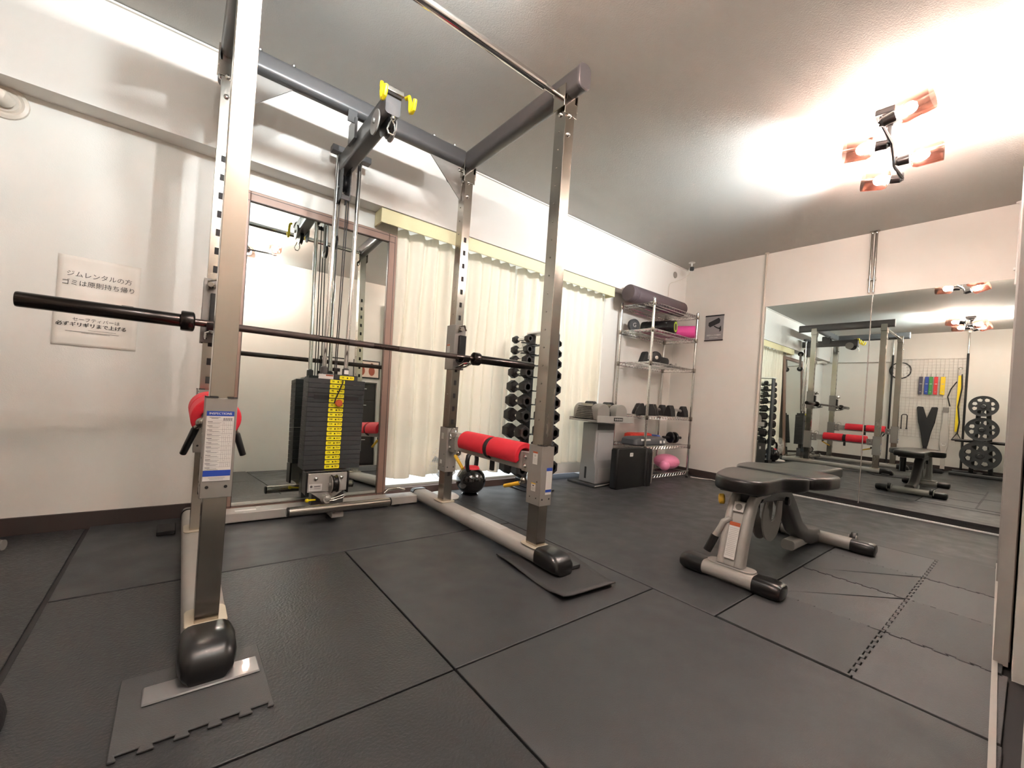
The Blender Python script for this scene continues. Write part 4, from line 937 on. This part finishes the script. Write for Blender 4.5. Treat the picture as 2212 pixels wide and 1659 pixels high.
# third tier: wheel, block, rods
t = thing('ab_wheel', 'black ab roller with wedge grip at the left of the third tier', 'ab roller', (3.56, 2.36, on(2)))
obj('wedge_grip', MB().prism([(-.08, 0), (.0, 0), (.005, .10), (-.015, .11), (-.035, .095)], (-.04, -.03, 0), (1, 0, 0), (0, 0, 1), (0, 1, 0), .06), M_blackm, t, bevel=.006)
obj('axle', MB().cyl((-.02, 0, .035), (.10, 0, .03), .008), M_black, t)
obj('wheel', MB().lathe([(.02, -.025), (.058, -.022), (.064, -.01), (.064, .01), (.058, .022), (.02, .025)], (.11, -.01, .066), (.5, 1, 0), 30), M_black, t)
obj('wheel_hub', MB().lathe([(.001, -.03), (.018, -.028), (.018, .028), (.001, .03)], (.11, -.01, .066), (.5, 1, 0)), M_chrome, t)
t = thing('foam_block', 'rounded black padded block in the middle of the third tier', 'pad', (3.82, 2.37, on(2)))
obj('block', MB().rings([[(x, p, .045+q) for p, q in rrect(.09*k, .085*k, .02*k, 3)] for x, k in ((-.085, .8), (-.07, 1), (.05, .95), (.09, .6))]), M_blackm, t)
for i, (x, y, L_, rz) in enumerate(((4.02, 2.33, .26, .15), (4.03, 2.39, .24, -.1), (4.0, 2.45, .22, .05))):
    t = thing('cable_handle', ['front', 'middle', 'rear'][i]+' one of three chrome cable bars on the right of the third tier', 'cable bar', (x, y, on(2)), rz, 'chrome cable bars on the third tier')
    obj('bar', MB().cyl((-L_/2, 0, .013), (L_/2, 0, .013), .010), M_chrome, t)
    obj('grip', MB().cyl((-L_/2-.02, 0, .013), (-L_/2+.04, 0, .013), .0128).cyl((L_/2-.04, 0, .013), (L_/2+.02, 0, .013), .0128), M_black, t)
    obj('eyelet', MB().tube([(.016*cos(k*pi/8), 0, .030+.014*sin(k*pi/8)) for k in range(16)], .003, 6, closed=True), M_chrome, t)
# fourth tier: push-up stands
for i, (x, y, rz) in enumerate(((3.49, 2.37, .75), (3.62, 2.31, .45), (3.86, 2.43, -.10), (4.02, 2.29, -.12))):
    t = thing('push_up_stand', ['leftmost', 'second from left', 'second from right', 'rightmost'][i]+' black push-up stand with grey bar on the fourth tier', 'push-up stand', (x, y, on(3)), rz, 'push-up stands on the fourth tier')
    for s in (-1, 1):
        obj('stand_foot', MB().prism([(-.05, 0), (.05, 0), (.045, .03), (.012, .105), (-.016, .11), (-.04, .06)], (s*.105-.034, 0, 0), (0, 1, 0), (0, 0, 1), (1, 0, 0), .068), M_blackm, t, bevel=.005)
    obj('stand_bar', MB().tube([(-.10, 0, .045), (-.06, 0, .06), (.0, 0, .066), (.06, 0, .06), (.10, 0, .045)], .013, 12), M_grey, t)
# fifth tier: step platforms and ab roller
t = thing('step_platform', 'dark grey step platform with white lettering at the front of the fifth tier', 'step platform', (3.52, 2.315, on(4)))
obj('platform', MB().rings([[(x, y, z) for x, y in rrect(w_, d_, .04, 4)] for z, w_, d_ in ((0, .50, .17), (.012, .52, .185), (.055, .50, .175), (.072, .46, .15), (.076, .42, .12))]), mat('step_grey', '#4a4c50', .5), t)
s = MB(); quad(s, (.14, -.0935, .033), (1, 0, 0), (0, .1, 1), .035, .025); quad(s, (.20, -.0935, .033), (1, 0, 0), (0, .1, 1), .03, .025); obj('white_patch', s, M_sticker, t)
s = MB()
for i in range(8): quad(s, (-.17+.019*i, -.0912, .055), (1, 0, .1), (0, .25, 1), .013, .017 if i not in (3,) else .011)
obj('lettering', s, M_white, t)
t = thing('step_platform', 'bright red step platform behind the grey one on the fifth tier', 'step platform', (3.66, 2.475, on(4)))
obj('platform', MB().rings([[(x, y, z) for x, y in rrect(w_, d_, .03, 4)] for z, w_, d_ in ((0, .36, .10), (.02, .38, .11), (.085, .36, .10), (.095, .32, .07))]), mat('red_plastic', '#d93a2b', .45), t)
t = thing('blue_block', 'small blue piece beside the red platform on the fifth tier', 'block', (3.925, 2.46, on(4)))
obj('block', MB().rings([[(x*k, y*k, z) for x, y in rrect(.075, .12, .02, 3)] for z, k in ((0, 1), (.06, 1), (.075, .8))]), mat('blue_plastic', '#2e4f9e', .45), t)
t = thing('ab_wheel', 'black double-wheel ab roller at the right of the fifth tier', 'ab roller', (4.05, 2.33, on(4)), -.25)
for s in (-1, 1): obj('wheel', MB().lathe([(.03, -.012), (.052, -.012), (.058, -.006), (.058, .006), (.052, .012), (.03, .012)], (s*.028, 0, .06), (1, 0, 0), 28), M_black, t)
obj('axle', MB().cyl((-.12, 0, .06), (.10, 0, .06), .009), M_black, t)
obj('grip', MB().cyl((-.13, 0, .06), (-.055, 0, .06), .014), M_blackm, t); obj('grip', MB().cyl((.055, 0, .06), (.115, 0, .06), .014), M_blackm, t)
# bottom tier
t = thing('air_cushion', 'pink inflated cushion on the bottom tier of the wire shelf', 'cushion', (4.02, 2.36, on(5)))
obj('cushion', MB().sphere((0, 0, .078), .14, (1, .9, .55), 32, 16), M_pink2, t)
obj('seam_band', MB().tube([(.139*cos(i*pi/16), .125*sin(i*pi/16), .078) for i in range(32)], .003, 6, closed=True), M_pink2, t)
obj('small_lobe', MB().sphere((-.13, -.06, .05), .05), M_pink2, t)
# black case on the floor
t = thing('storage_case', 'black hard case with white label and grey rim on the floor before the shelf', 'case', (3.075, 2.155, .001), .0)
def caser(w_, d_, z0, z1, r): return MB().rings([[(x*k, y*k, z) for x, y in rrect(w_, d_, r, 4)] for z, k in ((z0, .96), (z0+.01, 1), (z1-.012, 1), (z1, .95))])
M_case = mat('case_black', '#070707', .5)
obj('case_body', caser(.42, .075, 0, .335, .02), M_case, t)
lid = MB().rings([[(.235+x*k, -.005+y*k, z) for x, y in rrect(.10, .10, .03, 5)] for z, k in ((0.0, .95), (.02, 1), (.31, 1), (.33, .85))])
obj('case_end', lid, M_case, t)
rb = MB()
for dx in (-.03, -.005, .02): rb.tube([(.235+dx, -.057, .03), (.235+dx, -.057, .30)], .004, 6)
obj('case_rib', rb, M_blackm, t)
obj('case_rim', MB().rrtube([(.276, -.045, .02), (.283, -.05, .10), (.285, -.052, .2), (.278, -.048, .305)], .014, .012, .004, (1, 0, 0)), M_grey, t)
s = MB(); s.prism(rrect(.045, .032, .005, 2), (-.02, -.0385, .285), (1, 0, 0), (0, 0, 1), (0, 1, 0), .001); obj('case_label', s, M_sticker, t)
s = MB(); put_text(s, 'HG', .018, (-.02, -.0392, .285), (1, 0, 0), (0, 0, 1)) if 0 else quad(s, (-.02, -.0388, .287), (1, 0, 0), (0, 0, 1), .02, .004); obj('label_mark', s, M_grey, t)

# ------------------------------------------------------------------ left wall seen in the mirror
XL = -L
def wpole(y, label):
    t = thing('tension_pole', label, 'pole', (XL+.05, y, -.005), 0, 'tension poles by the wire grid')
    obj('lower_tube', MB().cyl((0, 0, .01), (0, 0, 1.90), .014), M_blackm, t)
    obj('upper_tube', MB().cyl((0, 0, 1.90), (0, 0, H-.012), .010), M_chrome, t)
    obj('foot', MB().lathe([(.025, .0), (.022, .012), (.014, .03)]), M_black, t)
    obj('ceiling_foot', MB().lathe([(.014, H-.03), (.025, H-.008), (.026, H+.0035)]), M_white, t)
wpole(.695, 'black and chrome tension pole by the plate tree in the mirror')
wpole(1.585, 'black and chrome tension pole by the wall clock in the mirror')
for z0, z1, lb_ in ((1.175, 1.82, 'upper white wire grid panel behind the coloured bands'), (.50, 1.165, 'lower white wire grid panel behind the black knee straps')):
    m = MB(); y0, y1 = .70, 1.54
    m.tube([(XL+.03, y0, z0), (XL+.03, y1, z0), (XL+.03, y1, z1), (XL+.03, y0, z1)], .004, 6, closed=True)
    k = 17
    for i in range(1, k): m.cyl((XL+.03, y0+(y1-y0)*i/k, z0), (XL+.03, y0+(y1-y0)*i/k, z1), .002, n=5)
    for i in range(1, 13): m.cyl((XL+.033, y0, z0+(z1-z0)*i/13), (XL+.033, y1, z0+(z1-z0)*i/13), .002, n=5)
    tag(obj('wire_grid', m, mat('grid_wire', '#b9b4ac', .4)), lb_, 'wire grid', 'wire grid panels')
t = thing('wall_clock', 'round white wall clock with black rim on the left wall', 'clock', (XL, 1.485, 1.63))
obj('rim', MB().lathe([(.125, .001), (.145, .004), (.145, .03), (.13, .034), (.128, .02), (.125, .001)], (0, 0, 0), (1, 0, 0), 40), M_blackm, t)
obj('clock_face', MB().lathe([(.001, .001), (.13, .001), (.13, .018), (.001, .018)], (0, 0, 0), (1, 0, 0), 40), M_white, t)
s = MB()
for i in range(12):
    a_ = i*pi/6; put_text(s, str(i if i else 12), .03, (.019, -sin(a_)*-.10, cos(a_)*.10), (0, 1, 0), (0, 0, 1))
obj('numerals', s, M_ink, t, smooth=0)
s = MB(); 
for a_, L_, wd_ in ((2.2, .065, .007), (1.15, .095, .005)):
    d = Vector((0, sin(a_), cos(a_))); s.tube([(.022, 0, 0), Vector((.022, 0, 0))+d*L_], wd_/2, 6)
obj('hands', s, M_ink, t)
for i, (y, cn, cl) in enumerate(((1.21, 'dark grey', '#4a4757'), (1.105+.04, 'blue', '#27479c'), (1.085, 'green', '#3c8a43'), (1.025, 'red', '#d33032'), (.94, 'yellow', '#e8c51c'))):
    y = [1.215, 1.145, 1.095, 1.035, .955][i]
    t = thing('exercise_band', cn+' looped exercise band hanging from the wire grid', 'exercise band', (XL+.05, y, 1.52), 0, 'coloured exercise bands')
    wv = .045 if i != 4 else .055
    mb_ = MB().prism([(-wv/2, 0), (wv/2, 0), (wv/2+.003, -.29), (-wv/2+.003, -.30)], (-.008, 0, 0), (0, 1, 0), (0, 0, 1), (1, 0, 0), .012)
    obj('band', mb_, mat('band_'+cn.replace(' ', '_'), cl, .5), t, bevel=.003)
    obj('grid_hook', MB().tube([(-.012, 0, .045), (.0, 0, .05), (.018, 0, .03), (.018, 0, -.002), (.008, 0, -.006)], .002, 6), M_chrome, t)
    s = MB(); quad(s, (.0045, 0, -.12), (0, 1, 0), (0, 0, 1), wv*.6, .012); quad(s, (.0045, 0, -.25), (0, 1, 0), (0, 0, 1), wv*.4, .01); obj('print', s, M_grl, t)
t = thing('knee_strap', 'large black V-shaped strap hanging on the lower wire grid', 'strap', (XL+.055, 1.115, .36))
vp = [(-.03, .0), (.03, .0), (.065, .25), (.10, .40), (.125, .64), (.115, .66), (.05, .655), (.0, .47), (-.05, .655), (-.115, .66), (-.125, .64), (-.10, .40), (-.065, .25)]
obj('strap_body', MB().prism(vp, (-.012, 0, 0), (0, 1, 0), (0, 0, 1), (1, 0, 0), .02), M_blackm, t, bevel=.006)
obj('strap_tail', MB().b2(-.008, .008, -.025, .025, -.33, .0), M_blackm, t)
t = thing('pull_bar', 'small black U-shaped bar hanging on the lower wire grid', 'handle bar', (XL+.08, 1.385, .87))
obj('bar', MB().tube([(0, .035, -.24), (0, .035, -.02), (0, .02, .0), (0, -.02, .0), (0, -.035, -.02), (0, -.035, -.24)], .007, 8), M_blackm, t)
obj('bar_foot', MB().cyl((-.03, .035, -.24), (.03, .035, -.24), .010).cyl((-.03, -.035, -.24), (.03, -.035, -.24), .010), M_black, t)
t = thing('stretch_strap', 'long pale grey strap with a round buckle hanging beside the knee strap', 'strap', (XL+.055, .90, .0))
obj('strap_body', MB().prism([(-.028, .02), (.028, .02), (.022, .25), (.05, .40), (.05, .60), (.03, .80), (.03, 1.03), (-.03, 1.03), (-.03, .80), (-.05, .60), (-.05, .40), (-.022, .25)], (-.004, 0, 0), (0, 1, 0), (0, 0, 1), (1, 0, 0), .008), mat('pale_strap', '#c3bfb8', .4), t, bevel=.002)
obj('buckle', MB().tube([(.006, .025*cos(k*pi/10), .42+.025*sin(k*pi/10)) for k in range(20)], .004, 6, closed=True), M_white, t)
obj('cuff', MB().b2(-.008, .012, -.032, .032, .94, 1.02), M_grey, t, bevel=.003)
t = thing('suspension_trainer', 'black and yellow suspension strap hanging beside the tension pole', 'suspension strap', (XL+.085, .765, 1.64))
obj('anchor', MB().tube([(0, .02*cos(k*pi/8), .02*sin(k*pi/8)+.01) for k in range(16)], .006, 6, closed=True).b2(-.012, .012, -.02, .02, -.10, -.01), M_chrome2, t)
obj('yellow_strap', MB().prism([(-.018, -.08), (.018, -.08), (.022, -1.0), (-.012, -1.0)], (-.004, 0, 0), (0, 1, 0), (0, 0, 1), (1, 0, 0), .006), M_yel, t)
obj('black_strap', MB().tube([(.006, -.02, -.08), (.008, -.03, -.3), (.006, .0, -.6), (.008, -.025, -.85), (.01, -.01, -1.02)], .009, 6).tube([(.006, .03, -.2), (.02, .09, -.32), (.02, .12, -.45), (.01, .09, -.6)], .008, 6), M_blackm, t)
obj('strap_handle', MB().tube([(.01, -.01, -1.02), (.01, -.06, -1.13), (.01, .05, -1.13), (.01, -.01, -1.02)], .006, 6).cyl((.01, -.06, -1.13), (.01, .05, -1.13), .014), M_blackm, t)
# plate tree
t = thing('plate_tree', 'dark grey weight plate rack against the left wall', 'plate rack', (-.52, .47, -.005))
obj('base_foot', MB().rrtube([(.16, -.34, .03), (.16, .30, .03)], .05, .05, .012, (1, 0, 0)).rrtube([(-.25, -.30, .03), (-.25, .30, .03)], .05, .05, .012, (1, 0, 0)), M_iron, t)
obj('upright_post', MB().rrtube([(-.20, -.10, .05), (-.03, -.04, 1.12)], .05, .05, .01, (0, 1, 0)).rrtube([(-.20, .10, .05), (-.03, .04, 1.12)], .05, .05, .01, (0, 1, 0)).b2(-.25, .16, -.025, .025, .02, .06), M_iron, t)
for z in (1.045, .705, .32): obj('storage_peg', MB().cyl((-.10, 0, z), (.17, .0, z), .024), M_iron, t)
obj('side_peg', MB().cyl((-.1, -.33, .52), (-.1, .28, .52), .022), M_black, t)
def plate(r, z, y, label, dx=0):
    p = thing('weight_plate', label, 'weight plate', (-.52+.11+dx, .47+y, z), 0, 'weight plates on the plate rack')
    N = 48; fs_ = []; body = MB(); n = 8
    # disc with seven round grip holes: rings of profile swept, holes as recessed dark wells cut from a polar grid
    bm = bmesh.new()
    R = r; nh = 8 if r < .16 else 8; rr = .62*R; hr = .155*R
    G = 96; Kr = 14
    grid = []
    for i in range(Kr+1):
        q = .17*R+(R*.93-.17*R)*i/Kr; grid.append([(q*cos(2*pi*j/G), q*sin(2*pi*j/G)) for j in range(G)])
    def hole(x, y):
        for h in range(nh):
            a = 2*pi*(h+.5)/nh
            if ((x-rr*cos(a))**2+(y-rr*sin(a))**2) < (hr*1.05)**2: return True
        return False
    vmap = {}
    vs = []; fc = []
    def V(i, j, s):
        k = (i, j % G, s)
        if k not in vmap: vmap[k] = len(vs); x, y = grid[i][j % G]; vs.append((s, x, y))
        return vmap[k]
    t0, t1 = -.012, .012
    keep = {}
    for i in range(Kr):
        for j in range(G):
            cx = (grid[i][j][0]+grid[i+1][(j+1) % G][0])/2; cy = (grid[i][j][1]+grid[i+1][(j+1) % G][1])/2
            keep[(i, j)] = not hole(cx, cy)
    for (i, j), kp in keep.items():
        if not kp: continue
        fc.append((V(i, j, t1), V(i+1, j, t1), V(i+1, j+1, t1), V(i, j+1, t1))); fc.append((V(i, j, t0), V(i, j+1, t0), V(i+1, j+1, t0), V(i+1, j, t0)))
        for (di, dj, e) in ((-1, 0, ((i, j), (i, j+1))), (1, 0, ((i+1, j), (i+1, j+1))), (0, -1, ((i, j), (i+1, j))), (0, 1, ((i, j+1), (i+1, j+1)))):
            nb = (i+di, (j+dj) % G)
            if nb[0] < 0 or nb[0] >= Kr or not keep.get(nb, True):
                a, b_ = e; fc.append((V(a[0], a[1], t1), V(b_[0], b_[1], t1), V(b_[0], b_[1], t0), V(a[0], a[1], t0)))
    body.add(vs, fc)
    obj('disc', body, M_iron, p, smooth=0)
    obj('plate_rim', MB().lathe([(R*.90, -.018), (R, -.020), (R*1.005, 0), (R, .020), (R*.90, .018), (R*.90, -.018)], (0, 0, 0), (1, 0, 0), 48), M_iron, p)
    obj('plate_hub', MB().lathe([(.028, -.02), (R*.24, -.018), (R*.22, .018), (.034, .022), (.026, .02), (.028, -.02)], (0, 0, 0), (1, 0, 0), 30), M_iron, p)
    return p
plate(.150, 1.045, .0, 'smallest spoked black weight plate on the top peg of the plate rack', .01)
plate(.170, .705, .0, 'middle-sized black weight plate on the second peg of the plate rack', .02)
plate(.208, .32, -.0, 'largest black weight plate on the lowest front peg of the plate rack', .035)
plate(.200, .32, -.0, 'large weight plate stacked behind the largest one on the lowest peg', -.02)

# ------------------------------------------------------------------ front wall seen in the standing mirror
RZ = Matrix.Rotation(ang, 3, 'Z')
def rotbox(c, d): return MB().box((0, 0, 0), d)
t = thing('drawer_cabinet', 'shallow dark cabinet with white pulls beside the camera, seen in the standing mirror', 'cabinet', onright(1.60, -.024, 0), ang)
obj('carcass', MB().b2(-.33, .33, -.014, -.008, .002, 1.0), mat('dark_cabinet', '#2c2524', .45), t, bevel=.003)
for k, (z0, z1) in enumerate(((.03, .36), (.38, .78), (.80, .98))):
    o = obj('drawer', MB().b2(-.32, .32, -.008, -.004, z0, z1), mat('drawer_face', '#302928', .4), t, bevel=.002)
    obj('drawer_pull', MB().b2(-.22, .22, -.004, -.001, z1-.05, z1-.043), M_white, o)
for i, x in enumerate((1.42, 1.80)):
    t = thing('picture_frame', ['black framed poster of a training room', 'black framed photo of two people training'][i]+' on the wall beside the camera', 'picture', onright(x, .009, 1.17), ang, 'framed posters beside the camera')
    obj('frame', MB().b2(-.16, .16, -.008, .004, -.11, .11), M_black, t, bevel=.002)
    obj('print', MB().b2(-.145, .145, .004, .005, -.095, .095), mat('poster_print', '#cfcac3' if i == 0 else '#d9c4b4', .5), t)
    if i: 
        for s in (-1, 1): obj('figure_shape', MB().sphere((s*.06, .0055, -.02), .038, (1, .02, 1.5), 14, 8), mat('figure_tone', '#a2543c', .6), t)
        for s in (-1, 1): obj('figure_head', MB().sphere((s*.06, .0058, .055), .020, (1, .03, 1.2), 14, 8), mat('hair_tone', '#6b3a2c', .6), t)
